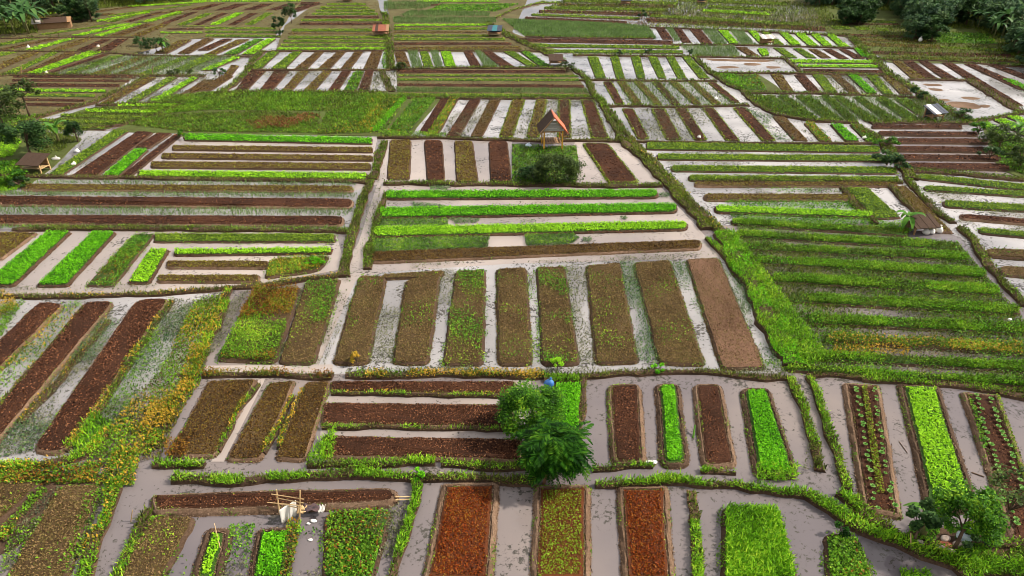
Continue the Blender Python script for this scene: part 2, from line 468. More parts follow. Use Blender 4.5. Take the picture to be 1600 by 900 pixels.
def scatter(poly, look, z0=0.0, cover=1.0, patch=None, zfun=None):
    """leaf quads over a ground polygon; patch=(scale, threshold) leaves uneven gaps"""
    global NLEAF
    mat, L, kp, asp, tilt, hz, cov, blade = LOOK[look]
    c = poly.mean(0)
    px, sn = pixel_at(c)
    L = max(L, kp * px)
    one = L * L * asp * 0.5
    n = int(cov * cover * abs(area(poly)) / one * min(1.0, max(0.32, sn * 1.35)))
    n = min(n, 60000)
    if n < 3: n = 3
    p = sample(poly, n)
    if patch is not None and len(p):
        sc, th = patch[0], patch[1]
        f = np.zeros(len(p))
        for k in range(5):
            a = rng.random() * 6.28; q = sc * (0.6 + 1.4 * rng.random())
            f += np.sin((p[:, 0] * math.cos(a) + p[:, 1] * math.sin(a)) * q + rng.random() * 6.28)
        p = p[f / 5 + (rng.random(len(p)) - 0.5) * 0.35 > th]
    if len(p) == 0: p = sample(poly, 3)
    z = z0 + hz[0] + (hz[1] - hz[0]) * rng.random(len(p))
    if zfun is not None: z = z + zfun(p)
    NLEAF += len(p)
    return leaf_quads(p, z, L, asp, tilt, blade), M[mat]
def stuff(name, parts, label=None, cat=None, parent=None):
    """parts: list of (quads, material) -> one object with several materials"""
    me = bpy.data.meshes.new(name)
    v = np.concatenate([q for q, m in parts])
    n = len(v)
    me.vertices.add(n * 4)
    me.vertices.foreach_set('co', np.ascontiguousarray(v, dtype=np.float32).ravel())
    me.loops.add(n * 4)
    me.loops.foreach_set('vertex_index', np.arange(n * 4, dtype=np.int32))
    me.polygons.add(n)
    me.polygons.foreach_set('loop_start', np.arange(0, n * 4, 4, dtype=np.int32))
    me.polygons.foreach_set('loop_total', np.full(n, 4, dtype=np.int32))
    mats, mi = [], []
    for q, m in parts:
        if m not in mats: mats.append(m)
        mi.append(np.full(len(q), mats.index(m), dtype=np.int32))
    for m in mats: me.materials.append(m)
    me.polygons.foreach_set('material_index', np.concatenate(mi))
    me.update(calc_edges=True)
    o = link(name, me, parent)
    o['kind'] = 'stuff'
    if parent is None: tag(o, label, cat)
    return o

# ------------------------------------------------------------------ bed building
def rounded(poly, r, step, jit):
    """rounded, resampled and slightly wavering outline, counter-clockwise"""
    if area(poly) < 0: poly = poly[::-1]
    n = len(poly)
    pts = []
    for i in range(n):
        p0, p1, p2 = poly[i - 1], poly[i], poly[(i + 1) % n]
        a, b = p0 - p1, p2 - p1
        la, lb = np.linalg.norm(a), np.linalg.norm(b)
        ra, rb = min(r, la * 0.45), min(r, lb * 0.45)
        A, B = p1 + a / la * ra, p1 + b / lb * rb
        for t in (0, 0.33, 0.67, 1):
            pts.append((1-t)**2 * A + 2*t*(1-t) * p1 + t*t * B)
    out = []
    for i in range(len(pts)):
        p, q = pts[i], pts[(i + 1) % len(pts)]
        d = np.linalg.norm(q - p)
        k = max(1, int(d / step))
        for j in range(k): out.append(p + (q - p) * j / k)
    out = np.array(out)
    if jit > 0:
        f = np.zeros(len(out))
        for k in range(6):
            a = rng.random() * 6.28; w = 0.8 + 4.5 * rng.random()
            f += np.sin((out[:, 0] * math.cos(a) + out[:, 1] * math.sin(a)) * w + rng.random() * 6.28)
        f = f / 6 + (rng.random(len(out)) - 0.5) * 0.8
        out = out + inward(out) * (f * jit)[:, None]
    return out
def inward(p):
    t = np.roll(p, -1, 0) - np.roll(p, 1, 0)
    t /= np.maximum(1e-9, np.linalg.norm(t, axis=1))[:, None]
    return np.stack([-t[:, 1], t[:, 0]], 1)
def min_width(q):
    a = np.linalg.norm((q[0] + q[1]) / 2 - (q[2] + q[3]) / 2)
    b = np.linalg.norm((q[1] + q[2]) / 2 - (q[3] + q[0]) / 2)
    return min(a, b)
# type: name, description, top soil, side soil, crop looks with cover, height
T = {
 's': ('soil_bed', 'dark brown tilled soil bed', 'soil', 'side', [('soil', 1.0)], 0.26),
 'S': ('soil_bed', 'long dark furrowed soil bed', 'soil', 'side', [('soil', 1.0)], 0.30),
 'm': ('fallow_bed', 'straw brown fallow bed', 'straw', 'side_dark', [('straw', 1.1), ('weed', 0.10, (1.0, .2))], 0.24),
 'M': ('fallow_bed', 'weedy green-brown fallow bed', 'straw', 'side_dark', [('straw', 0.9), ('deep', 0.5, (0.9, .18)), ('mid', 0.15, (0.9, .26))], 0.24),
 'q': ('fallow_bed', 'bare pinkish brown fallow bed', 'pink_soil', 'side_dark', [('pink', 0.8), ('straw', 0.4)], 0.24),
 'o': ('seedling_bed', 'olive brown seedling bed', 'straw', 'side', [('olive', 1.0)], 0.24),
 'b': ('seedling_bed', 'brown seedling bed', 'straw', 'side', [('brownolive', 1.0)], 0.24),
 'r': ('seedling_bed', 'rust red seedling bed', 'rust_soil', 'side', [('rust', 1.0)], 0.26),
 'y': ('seedling_bed', 'red and green speckled bed', 'rust_soil', 'side', [('mixed', 1.0)], 0.26),
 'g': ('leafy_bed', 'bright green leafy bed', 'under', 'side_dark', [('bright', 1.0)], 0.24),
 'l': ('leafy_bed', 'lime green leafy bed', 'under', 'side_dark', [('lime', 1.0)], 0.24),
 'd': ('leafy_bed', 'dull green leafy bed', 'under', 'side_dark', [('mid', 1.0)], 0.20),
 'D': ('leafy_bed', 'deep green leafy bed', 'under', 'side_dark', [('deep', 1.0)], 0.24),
 'e': ('edged_bed', 'brown bed with grassy rims', 'soil', 'side_dark', [('soil', 0.7)], 0.24),
 'E': ('edged_bed', 'olive bed with grassy rims', 'straw', 'side_dark', [('olive', 0.9)], 0.24),
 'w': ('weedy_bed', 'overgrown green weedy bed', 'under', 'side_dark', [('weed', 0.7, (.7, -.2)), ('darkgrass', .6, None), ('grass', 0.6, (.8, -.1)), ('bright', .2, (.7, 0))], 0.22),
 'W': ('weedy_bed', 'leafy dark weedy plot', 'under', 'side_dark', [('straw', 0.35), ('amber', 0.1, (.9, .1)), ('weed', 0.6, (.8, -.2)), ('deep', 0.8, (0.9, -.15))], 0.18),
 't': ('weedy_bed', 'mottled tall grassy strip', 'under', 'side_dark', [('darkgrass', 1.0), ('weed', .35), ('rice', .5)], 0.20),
 'k': ('weedy_bed', 'yellow-green weedy bed', 'straw', 'side_dark', [('gold', 0.35), ('weed', 0.8)], 0.20),
 'a': ('weedy_bed', 'amber and green weedy plot', 'straw', 'side_dark', [('amber', .9, (.5, -.3)), ('weed', 0.8, (.5, -.05)), ('grass', .4, (.5, .1))], 0.22),
 'G': ('grass_bed', 'vivid green tall grass plot', 'under', 'side_dark', [('tallgrass', 1.1), ('bright', 0.5), ('lime', .35, (.9, .1))], 0.26),
 'p': ('cabbage_bed', 'brown bed with two cabbage rows', 'soil', 'side', [('soil', 0.7)], 0.26),
}
GROUP = {'soil_bed': 'bare soil beds', 'fallow_bed': 'fallow beds', 'seedling_bed': 'seedling beds', 'leafy_bed': 'leafy vegetable beds',
         'edged_bed': 'grassy rimmed beds', 'weedy_bed': 'weedy beds and plots', 'grass_bed': 'tall grass plots', 'cabbage_bed': 'cabbage beds'}
CROPN = {'s': 'clods', 'S': 'clods', 'm': 'straw', 'M': 'weeds', 'q': 'straw', 'e': 'clods', 'E': 'seedlings', 'o': 'seedlings', 'b': 'seedlings', 'r': 'seedlings', 'y': 'seedlings',
         'g': 'leaves', 'l': 'leaves', 'd': 'leaves', 'D': 'leaves', 'w': 'weeds', 't': 'weeds', 'W': 'weeds', 'k': 'weeds', 'a': 'weeds', 'G': 'grass', 'p': 'clods'}
BEDS = []
def bed(flat, typ, label, rim=0.0, rnd=0.5, look=None):
    """one raised bed: the mound, and its crop as a child. rim: width in metres of the bare rim around the crop"""
    name, desc, top, side, looks, h = T[typ]
    if len(flat) == 8:
        gy = at(flat[0], flat[1])[1]
        h *= 0.72 if gy < 58 else 0.6 if gy < 72 else 0.42
        hz = h + 0.3 * max(LOOK[l[0]][5][1] for l in looks)
        q = np.array([at(flat[0], flat[1], hz), at(flat[2], flat[3], hz), at(flat[4], flat[5], 0.02), at(flat[6], flat[7], 0.02)])
    else:
        q = ground_poly(flat, 0.12)
    c = q.mean(0)
    px, sn = pixel_at(c)
    w = min_width(q) if len(q) == 4 else 3.0
    far = px > 0.09
    out = rounded(q, min(rnd, w * 0.35), max(0.25, 3.0 * px), 0.0 if px > 0.16 else (0.07 if typ in 'mMqaWwk' else 0.04))
    nrm = inward(out)
    k = min(1.0, w / 1.6)
    if typ in 'mMq' and px < 0.08: out = out - nrm * 0.07
    if rim > 0:
        rings = [(-0.14, -0.12), (-0.02, h * 0.55), (0.07, h * 0.98), (rim * 0.62, h), (rim * 0.8, h - 0.10), (rim, h - 0.02), (rim + 0.10, h + 0.01)]
    elif far:
        rings = [(-0.10, -0.1), (0.10 * k, h)]
    else:
        rings = [(-0.12, -0.1), (0.0, h * 0.5), (0.10 * k, h * 0.92), (0.26 * k, h)]
    v, f, idx = [], [], []
    n = len(out)
    last = len(rings) - 1
    for i, (d, z) in enumerate(rings):
        ring = out + nrm * d
        zz = np.full(n, z)
        if 0 < i and not far: zz = zz + (rng.random(n) - 0.5) * 0.05
        v.append(np.column_stack([ring, zz]))
    for i in range(last):
        for j in range(n):
            j2 = (j + 1) % n
            f.append((i*n + j, i*n + j2, (i+1)*n + j2, (i+1)*n + j)); idx.append(0 if (rim > 0 and i < last - 1) or i < last - (0 if far else 1) else 1)
    f.append(tuple(last*n + j for j in range(n))); idx.append(1)
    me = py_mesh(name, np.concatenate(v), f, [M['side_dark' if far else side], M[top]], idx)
    o = link(name, me)
    tag(o, label, 'garden bed', GROUP[name])
    inner = out + nrm * (rings[-1][0] if rim > 0 else 0.10 * k)
    parts = [scatter(inner, lk[0], h - 0.01, lk[1], lk[2] if len(lk) > 2 else None) for lk in (look or looks)]
    if typ in 'gl' and not far and rim == 0:
        pass
    per = np.linalg.norm(np.roll(out, -1, 0) - out, axis=1).sum()
    def edging(mat, d0, d1, L, cov, zlo, zhi, gap=None):
        a, b = out + nrm * d0, out + nrm * d1
        m = len(out)
        L = max(L, 1.6 * px)
        n = int(per * abs(d1 - d0) * cov / (L * L * 0.3) * min(1, max(0.35, sn * 1.35)))
        ii = rng.integers(0, m, n); t = rng.random(n)[:, None]; s = rng.random(n)[:, None]
        p = (a[ii] * (1 - t) + a[(ii + 1) % m] * t) * (1 - s) + (b[ii] * (1 - t) + b[(ii + 1) % m] * t) * s
        z = zlo + (zhi - zlo) * s[:, 0] + 0.03 * rng.random(n)
        if gap is not None:
            f = sum(np.sin(p[:, 0] * rng.normal() * 2.2 + p[:, 1] * rng.normal() * 2.2 + rng.random() * 6.28) for _ in range(4)) / 4
            keep = f + (rng.random(n) - .5) * .4 > gap
            p, z = p[keep], z[keep]
        if len(p): parts.append((leaf_quads(p, z, L, 0.55, (0, 65)), M[mat]))
    if typ in 'eE': edging('mid', -0.05 * k, 0.22 * k, 0.11, 1.5, h * .6, h * 1.2)
    elif rim > 0:
        edging('rim_bits', -0.12, rim, 0.06, 0.55, 0.02, h + 0.02)
        edging('weed', -0.12, 0.08, 0.09, 0.5, 0.0, h, 0.22)
        edging('mid', rim - 0.05, rim + 0.05, 0.07, 0.5, h - .06, h, 0.1)
    elif not far:
        if typ in 'wWkaMdDG': edging('weed', -0.22, 0.10, 0.09, 0.6, 0.0, h, 0.05)
        elif typ in 'mq': edging('straw_bits', -0.10, 0.22, 0.08, 0.8, 0.02, h); edging('weed', -0.10, 0.1, 0.09, 0.5, 0.0, h, 0.2)
        elif typ in 'gl': edging('clod', -0.10, 0.12, 0.07, 0.6, 0.02, h)
        else: edging('rim_bits', -0.10, 0.22, 0.07, 0.6, 0.02, h); edging('weed', -0.1, 0.1, 0.09, 0.4, 0.0, h, 0.25)
    stuff(CROPN[typ], parts, parent=o)
    BEDS.append((o, out, h))
    return o
ORD = ['first', 'second', 'third', 'fourth', 'fifth', 'sixth', 'seventh', 'eighth', 'ninth', 'tenth', 'eleventh', 'twelfth', 'thirteenth', 'fourteenth']
def row(phrase, rows, rim=0.0, rnd=0.5, ord_='from left'):
    """rows: text lines 'x y x y x y x y type' top-left, top-right, bottom-right, bottom-left"""
    lines = [l.split() for l in rows.strip().split('\n')]
    for i, l in enumerate(lines):
        t = l[8]
        lab = '%s, %s %s %s' % (T[t][1], ORD[i], ord_, phrase) if len(lines) > 1 else '%s %s' % (T[t][1], phrase)
        bed([float(a) for a in l[:8]], t, lab, rim, rnd)
def hrow(phrase, rows, rim=0.0, rnd=0.5):
    """rows: 'xl y0 y1 xr y0 y1 type'"""
    out = []
    for l in rows.strip().split('\n'):
        a = l.split()
        xl, p, q, xr, r, s = a[:6]
        out.append(' '.join((xl, p, xr, r, xr, s, xl, q, a[6])))
    row(phrase, '\n'.join(out), rim, rnd, 'from back')

# ------------------------------------------------------------------ setting: ground, water, far fields
def sheet(name, poly, z, mat):
    me = py_mesh(name, [(x, y, z) for x, y in poly], [tuple(range(len(poly)))], mat)
    o = link(name, me)
    o['kind'] = 'structure'
    return o
sheet('ground', np.array([(-3000, -400), (3000, -400), (3000, 4500), (-3000, 4500)]), -0.30, M['ground'])
sheet('water', ground_poly([-700, 1150, 2300, 1150, 1960, 90, 1300, 14, 1060, -8, 560, -8, 210, 84, -300, 200]), 0.0, M['water'])
M['pale_water'] = water_mat('pale_water', [(0.36, (0.1499, 0.1428, 0.1446)), (0.5, (0.2499, 0.2397, 0.241)), (0.64, (0.3599, 0.3417, 0.3374))], 0.535)  # lighter base colour for the middle and far water sheets
for wi, fl in enumerate(([340, 60, 1050, 40, 1400, 46, 1640, 100, 1640, 190, 1360, 222, 985, 221, 580, 214, 620, 150, 330, 146, 150, 166, 60, 200, 90, 120, 260, 80], [-90, 464, 358, 458, 300, 600, 100, 722, -90, 742],
           [545, 418, 1130, 404, 1236, 583, 492, 584, 520, 520], [1000, 224, 1380, 226, 1420, 268, 1660, 285, 1660, 500, 1600, 480, 1500, 370, 1420, 348, 1110, 352], [20, 205, 280, 205, 190, 279, 60, 279], [-90, 280, 575, 286, 545, 358, -90, 358])):
    sheet('water', ground_poly(fl), 0.0015 + 0.0004 * wi if wi not in (0, 3) else 0.0042, M['pale_water'])
for wi, fl in enumerate(([604, 215, 800, 217, 800, 288, 590, 288, 575, 292, 548, 300], [590, 286, 1030, 290, 1135, 405, 1125, 404, 800, 412, 600, 425, 555, 440, 520, 520, 488, 590, 470, 590, 520, 440, 560, 380],
           [898, 222, 975, 222, 1042, 288, 890, 288], [-90, 362, 240, 362, 525, 364, 540, 420, 420, 442, 330, 456, -90, 470], [505, 600, 830, 594, 820, 690, 500, 690], [280, 205, 590, 215, 575, 283, 190, 278],
           [395, 592, 415, 592, 350, 722, 330, 722], [320, 572, 520, 570, 520, 586, 320, 582])):
    sheet('water', ground_poly(fl), 0.007 + 0.003 * wi, M['sandy_water'])
def field(flat, mat='grassland', z=0.06):
    p = rounded(ground_poly(flat, z), 1.0, 2.0, 0.15)
    n = len(p)
    lo = np.column_stack([p - inward(p) * 0.15, np.full(n, -0.15)])
    v = np.concatenate([np.column_stack([p, np.full(n, z)]), lo])
    f = [tuple(range(n))] + [(j, n + j, n + (j + 1) % n, (j + 1) % n) for j in range(n)]
    o = link('field', py_mesh('field', v, f, M[mat]))
    o['kind'] = 'structure'
    return o
FIELDS = [
 ([-500, 100, -200, 30, 330, -20, 470, 0, 430, 56, 300, 60, 200, 84, -40, 118], 'farsoil', 0.06),
 ([430, 80, 445, 40, 500, 0, 590, 0, 612, 80], 'farsoil', 0.05),
 ([612, 80, 605, -10, 830, -14, 800, 50, 880, 82], 'farsoil', 0.04),
 ([-100, 170, -100, 118, 10, 116, 215, 116, 180, 140, 140, 162, 60, 186, -60, 215], 'farsoil', 0.05),
 ([40, 200, 140, 168, 290, 160, 260, 172, 160, 203], 'grassland', 0.05),
 ([1270, 4, 1300, -12, 1650, 40, 1700, 100, 1390, 98, 1330, 60, 1290, 50], 'grassland', 0.05),
 ([235, 150, 330, 142, 610, 142, 690, 152, 640, 213, 280, 208, 170, 205, 205, 192], 'grassland', 0.06),
 ([620, 107, 890, 106, 925, 152, 620, 152], 'farsoil', 0.05),
 ([1120, 114, 1185, 115, 1225, 143, 1165, 143], 'grassland', 0.05),
 ([1535, 195, 1600, 215, 1660, 300, 1590, 275, 1560, 262], 'grassland', 0.05),
 ([-120, 740, 60, 735, 150, 740, 170, 748, 80, 820, 0, 870, -160, 900], 'side_dark', 0.03),
 ([-100, 200, 10, 196, 70, 205, 130, 215, 60, 280, 30, 295, -120, 310], 'grassland', 0.05),
 ([1395, 838, 1430, 825, 1620, 830, 1700, 870, 1560, 862, 1500, 878, 1440, 862], 'side_dark', 0.07),
]
FIELDS += [(f, 'side', 0.012) for f in ([1100, 91, 1150, 93, 1190, 93, 1215, 93, 1200, 97, 1150, 96, 1110, 95], [1118, 104, 1140, 103, 1160, 105, 1145, 107, 1120, 107], [1160, 98, 1190, 99, 1188, 102, 1165, 103], [1195, 103, 1222, 104, 1218, 107, 1200, 107],
  [1440, 130, 1475, 132, 1470, 135, 1445, 134], [1445, 137, 1475, 139, 1470, 143, 1455, 141], [1480, 158, 1520, 160, 1535, 168, 1520, 171, 1490, 168, 1478, 163], [1500, 150, 1535, 153, 1530, 156, 1505, 155], [1530, 163, 1548, 164, 1545, 168, 1532, 168], [1465, 154, 1485, 155, 1482, 159, 1470, 158])]
for fl, mt, z in FIELDS: field(fl, mt, z)

# ------------------------------------------------------------------ banks (raised footpaths and dikes between the plots)
def bank(pts, w, looks, h=0.2, mat='side_dark', cover=1.0, z0=0.0, patch=None):
    """pts: photo positions along the crest, w: width in metres (one number or two)"""
    P = ground_poly(pts, 0.1)
    seg, tt = [], []
    w0, w1 = w if isinstance(w, (tuple, list)) else (w, w)
    for i in range(len(P) - 1):
        d = np.linalg.norm(P[i+1] - P[i])
        px, _ = pixel_at((P[i] + P[i+1]) / 2)
        k = max(1, int(d / max(0.5, 3 * px)))
        for j in range(k): seg.append(P[i] + (P[i+1] - P[i]) * j / k)
    seg.append(P[-1])
    A = np.array(seg)
    n = len(A)
    T_ = np.gradient(A, axis=0)
    T_ /= np.maximum(1e-9, np.linalg.norm(T_, axis=1))[:, None]
    N_ = np.stack([-T_[:, 1], T_[:, 0]], 1)
    wob = np.cumsum(rng.normal(0, 0.05, n)); wob -= np.linspace(wob[0], wob[-1], n)
    A = A + N_ * np.clip(wob, -0.2, 0.2)[:, None]
    ss = np.arange(n)
    W = np.linspace(w0, w1, n) * (1.0 + 0.28 * np.sin(ss * 0.9 + rng.random() * 6) * np.sin(ss * 0.37 + rng.random() * 6) + 0.25 * (rng.random(n) - 0.5))
    prof = [(-0.62, -0.1), (-0.40, h * 0.65), (-0.2, h), (0.2, h), (0.40, h * 0.65), (0.62, -0.1)]
    v, f = [], []
    for i in range(n):
        for o, z in prof:
            q = A[i] + N_[i] * o * W[i]
            v.append((q[0], q[1], z + (0.04 * (rng.random() - 0.5) if z > 0 else 0)))
    m = len(prof)
    for i in range(n - 1):
        for j in range(m - 1): f.append((i*m + j, (i+1)*m + j, (i+1)*m + j + 1, i*m + j + 1))
    f.append(tuple(range(m))); f.append(tuple((n-1)*m + j for j in range(m - 1, -1, -1)))
    o = link('earth_bank', py_mesh('earth_bank', v, f, M[mat]))
    o['kind'] = 'structure'
    parts = []
    for i0 in range(0, n - 1, 12):
        i1 = min(n - 1, i0 + 12)
        poly = np.concatenate([A[i0:i1+1] + N_[i0:i1+1] * (W[i0:i1+1] * 0.5)[:, None], (A[i0:i1+1] - N_[i0:i1+1] * (W[i0:i1+1] * 0.5)[:, None])[::-1]])
        for lk, cv in looks:
            near = P[:, 1].min() < 60
            parts.append(scatter(poly, lk, h * 0.72 + z0, cv * cover, (1.6, -0.2 + 0.14 * rng.random()) if near else None))
        if near: parts.append(scatter(poly, 'straw', h * 0.7, 0.45)); parts.append(scatter(poly, 'darkgrass', h * 0.7, 0.35))
    if parts: stuff('bank_grass', parts, parent=o)
    return o
GR = [('grass', 1.0), ('weed', 0.35)]
DK = [('darkgrass', 0.8), ('weed', 0.25)]
DRY = [('darkgrass', 0.35), ('straw', 0.5)]
BR = [('tallgrass', 0.45), ('grass', .5), ('darkgrass', .4), ('weed', 0.4)]
BANKS = [
 # front canal, near side and far side
 ([270, 747, 400, 746, 480, 742, 560, 741, 650, 747], 0.44, GR, .22),
 ([650, 747, 720, 749, 840, 753], 0.4, DRY + [('grass', 0.3)], .2),
 ([930, 758, 1050, 752, 1150, 760, 1260, 772], 0.36, BR, .2),
 ([1260, 772, 1300, 795, 1325, 815, 1400, 848, 1440, 868, 1520, 888, 1640, 905], 0.55, BR, .22),
 ([240, 724, 320, 726], 0.42, BR, .16), ([480, 726, 560, 725, 680, 722], 0.34, BR, .16), ([690, 722, 820, 728], 0.4, DRY + [('grass', .3)], .18),
 ([925, 733, 960, 730, 1020, 728], 0.25, GR, .14),
 ([1095, 735, 1150, 739], 0.25, GR, .14),
 # lower right path beside the ditch
 ([1330, 775, 1345, 800, 1380, 822, 1400, 838, 1430, 852], 0.6, DRY + [('grass', .35)], .2),
 ([1310, 770, 1345, 798], 0.5, BR, .2),
 ([1540, 850, 1600, 852, 1680, 858], 0.5, GR, .2), ([1500, 900, 1560, 880, 1640, 878], 0.8, GR, .2),
 # little banks between the front plots
 ([1081, 768, 1083, 800, 1084, 815], 0.4, [('pink', 0.8)], .15), ([1084, 815, 1088, 860, 1092, 920], 0.42, GR, .15),
 ([652, 752, 646, 785, 632, 830, 612, 905], 0.36, GR, .2),
 ([235, 795, 205, 850, 185, 900, 170, 930], 0.4, DRY + [('grass', .4)], .16),
 ([180, 750, 168, 800, 150, 840, 130, 905], 0.6, [('weed', 0.9), ('grass', 0.5), ('gold', .25)], .16),
 ([0, 845, 30, 810, 70, 765], 0.4, [('weed', .8), ('gold', .3)], .14),
 # middle cross bank, gold weeds on it
 ([318, 585, 420, 583, 520, 588], 0.4, [('amber', 0.6), ('darkgrass', 0.5)], .18),
 ([540, 586, 640, 584, 760, 583, 850, 586], 0.5, [('gold', 1.0), ('weed', 0.3)], .18),
 ([850, 588, 900, 590, 1000, 585, 1100, 584, 1195, 590, 1235, 590], 0.35, DRY, .18),
 ([850, 592, 905, 594], 0.5, GR, .2),
 ([911, 592, 910, 640, 904, 700], 0.3, [('pink', 0.7)], .24),
 ([1236, 592, 1258, 640, 1272, 690, 1282, 735], 0.42, [('grass', .5), ('darkgrass', .5)], .16),
 ([1264, 590, 1282, 635, 1296, 680, 1314, 725, 1326, 765], 0.40, [('grass', .8), ('darkgrass', .3)], .16),
 ([1262, 588, 1290, 584, 1345, 590], 0.35, DRY, .18), ([1345, 590, 1400, 594, 1460, 600, 1530, 606, 1640, 618], 0.45, [('grass', .6), ('darkgrass', .4)], .18),
 ([1560, 612, 1620, 622], 0.5, DRY, .2),
  ([404, 600, 372, 655, 342, 705], 0.22, [('gold', .8), ('grass', .4)], .2), ([458, 620, 436, 665, 412, 708], 0.2, [('gold', .6), ('grass', .3), ('straw', .4)], .2), ([474, 612, 450, 660, 436, 700], 0.2, [('gold', .8), ('grass', .2)], .2),
 ([518, 615, 620, 616, 720, 617, 800, 620], 0.2, [('grass', .5), ('gold', .2), ('straw', .4)], .18), ([503, 668, 600, 668, 700, 669, 800, 672], 0.22, [('grass', .4), ('straw', .5)], .18),
 ([130, 480, 60, 560, 0, 632], .3, [('straw', .6), ('gold', .2), ('weed', .2)], .14), ([268, 470, 215, 545, 180, 600, 105, 705], .4, [('straw', .6), ('gold', .5), ('weed', .2)], .14), ([170, 500, 110, 570, 30, 660], .4, [('straw', .7), ('gold', .15)], .14),
 # left: below the lettuce plots
 ([-60, 462, 60, 462, 130, 461, 230, 457, 340, 452, 420, 445, 480, 436, 530, 430], 0.45, DRY + [('gold', .2)], .18),
 ([358, 452, 345, 490, 325, 530, 312, 560], 0.5, [('grass', .9), ('gold', .3)], .18),
 ([0, 728, 60, 727, 110, 720, 150, 700, 170, 670], 0.5, [('grass', .8), ('gold', .2)], .18),
 ([310, 560, 300, 585, 270, 640, 240, 700], 0.5, [('weed', .6), ('gold', .5)], .14),
 # beside the middle canal
 ([601, 222, 592, 245, 582, 280], 0.8, DK, .22), ([580, 282, 568, 320, 556, 360, 545, 400, 537, 432], 0.7, DK, .22),
 ([607, 300, 596, 320, 588, 350, 580, 385, 574, 420], 0.6, DK, .18),
 ([590, 214, 700, 216, 830, 219, 960, 220, 980, 221], 0.6, DRY + [('darkgrass', .4)], .2),
 ([600, 286, 700, 287, 800, 289, 880, 289, 960, 289, 1035, 289], 0.7, DK, .2),
 ([-80, 276, 40, 276, 130, 278, 300, 279, 450, 281, 575, 285], 0.6, DRY, .2),
 ([20, 358, 150, 357, 300, 359, 420, 359, 545, 362], 0.6, DK, .2),
 # the big diagonal pair
 ([966, 215, 985, 232, 1020, 262, 1050, 292, 1080, 325, 1105, 358], (0.9, 0.8), [('darkgrass', .5), ('mid', .6)], .26),
 ([983, 215, 1010, 240, 1050, 280, 1090, 325, 1130, 365], (0.8, 1.0), [('darkgrass', .5), ('mid', .6), ('gold', .1)], .26),
 ([1130, 365, 1150, 395, 1175, 440, 1200, 490, 1225, 545, 1240, 572], (1.5, 1.3), [('tallgrass', 0.5), ('bright', .7)], .3),
 ([1105, 372, 1130, 400, 1150, 425], 0.5, GR, .2),
 # right side
 ([1130, 223, 1250, 224, 1370, 223], 0.4, DRY, .2), ([985, 221, 1060, 222, 1130, 223], 0.4, DRY, .2),
 ([1335, 195, 1370, 215, 1395, 240, 1415, 262, 1425, 280], 1.0, [('darkgrass', .5), ('mid', .5)], .26),
 ([1418, 280, 1440, 305, 1465, 330, 1490, 348], 0.6, DK, .2),
 ([1500, 355, 1520, 372, 1535, 395, 1570, 440, 1605, 478], 0.6, DK, .2),
 ([1315, 293, 1340, 320, 1370, 350], 0.5, DRY, .22), ([1390, 290, 1415, 318, 1440, 345], 0.4, DRY, .22),
 ([1425, 266, 1500, 270, 1600, 280], 0.9, DK, .2),
 ([1360, 192, 1430, 190, 1530, 192], 1.0, DK, .2),
 ([1100, 283, 1250, 282, 1410, 285], 0.5, DK, .2),
 # right far
 ([940, 153, 952, 180, 970, 214], 0.7, DK, .22), ([930, 152, 960, 180, 983, 214], 0.6, DK, .2),
 ([895, 108, 915, 120, 928, 145, 940, 160], 0.9, DK, .22),
 ([905, 125, 1010, 126, 1120, 126], 0.6, DK, .2), ([935, 165, 1050, 166, 1170, 164], 0.6, DK, .2),
 ([1085, 88, 1108, 112, 1130, 128, 1160, 142, 1180, 160, 1215, 178, 1270, 188, 1340, 192], 0.8, DK, .22),
 ([895, 86, 1000, 87, 1085, 88, 1230, 91], 0.7, DK, .2), ([1110, 114, 1250, 114, 1395, 118], 0.7, DK, .2),
 ([1165, 145, 1280, 146, 1400, 150, 1440, 152], 0.7, DK, .2),
 ([1226, 91, 1250, 112], .7, DRY, .2),
 ([1330, 58, 1365, 90, 1395, 118, 1425, 135, 1480, 170, 1520, 190], 1.3, DK, .22), ([1420, 124, 1520, 125], .6, DRY, .2), ([1515, 125, 1550, 147, 1600, 176], 1.2, DRY, .2),
 ([1515, 190, 1560, 182, 1620, 172], 0.8, DK, .2),
 # far middle and left
 ([600, 20, 606, 50, 612, 80, 612, 108], 1.2, DK, .22), ([598, 110, 604, 128, 612, 143], 1.0, [('darkgrass', .6)], .15), ([610, 108, 750, 106, 890, 107], 0.7, DRY + DK, .2), ([610, 152, 760, 153, 930, 153], 0.9, DK, .2),
 ([390, 109, 500, 109, 610, 109], 0.6, DRY, .2), ([395, 80, 500, 80, 610, 79, 870, 80], 0.7, DRY, .2),
 ([410, 82, 392, 95, 385, 110, 360, 135, 345, 143], 1.0, DK, .2), ([340, 144, 480, 143, 600, 144], .7, DK, .2),
 ([-40, 117, 100, 117, 220, 118, 320, 119], 0.9, DRY + [('darkgrass', .4)], .2),
 ([160, 82, 220, 86, 300, 88, 395, 88], 0.6, DRY, .2), ([0, 79, 80, 80, 160, 82], 0.7, DRY, .2), ([0, 60, 100, 58, 210, 58], 0.6, DRY, .2),
 ([0, 205, 55, 185, 100, 172, 150, 160, 200, 135, 230, 118], 0.9, DRY + [('darkgrass', .4)], .2),
 ([140, 200, 190, 195, 240, 180, 285, 162], 0.8, DRY + [('darkgrass', .4)], .2), ([150, 164, 220, 162, 290, 160], .6, DK, .2),
 ([760, 36, 800, 58, 840, 76, 880, 95], 1.3, DK, .22), ([820, 57, 920, 59, 1020, 60], 0.8, DK, .2),
 ([775, 28, 800, 16, 850, 2], 1.0, [('mid', .8)], .2),
 ([1000, 42, 1150, 47, 1330, 56], 0.8, DK, .2), ([1050, 70, 1180, 71, 1360, 76], 0.6, DK, .2), ([1355, 92, 1480, 95, 1620, 105], 1.0, DK, .2),
]
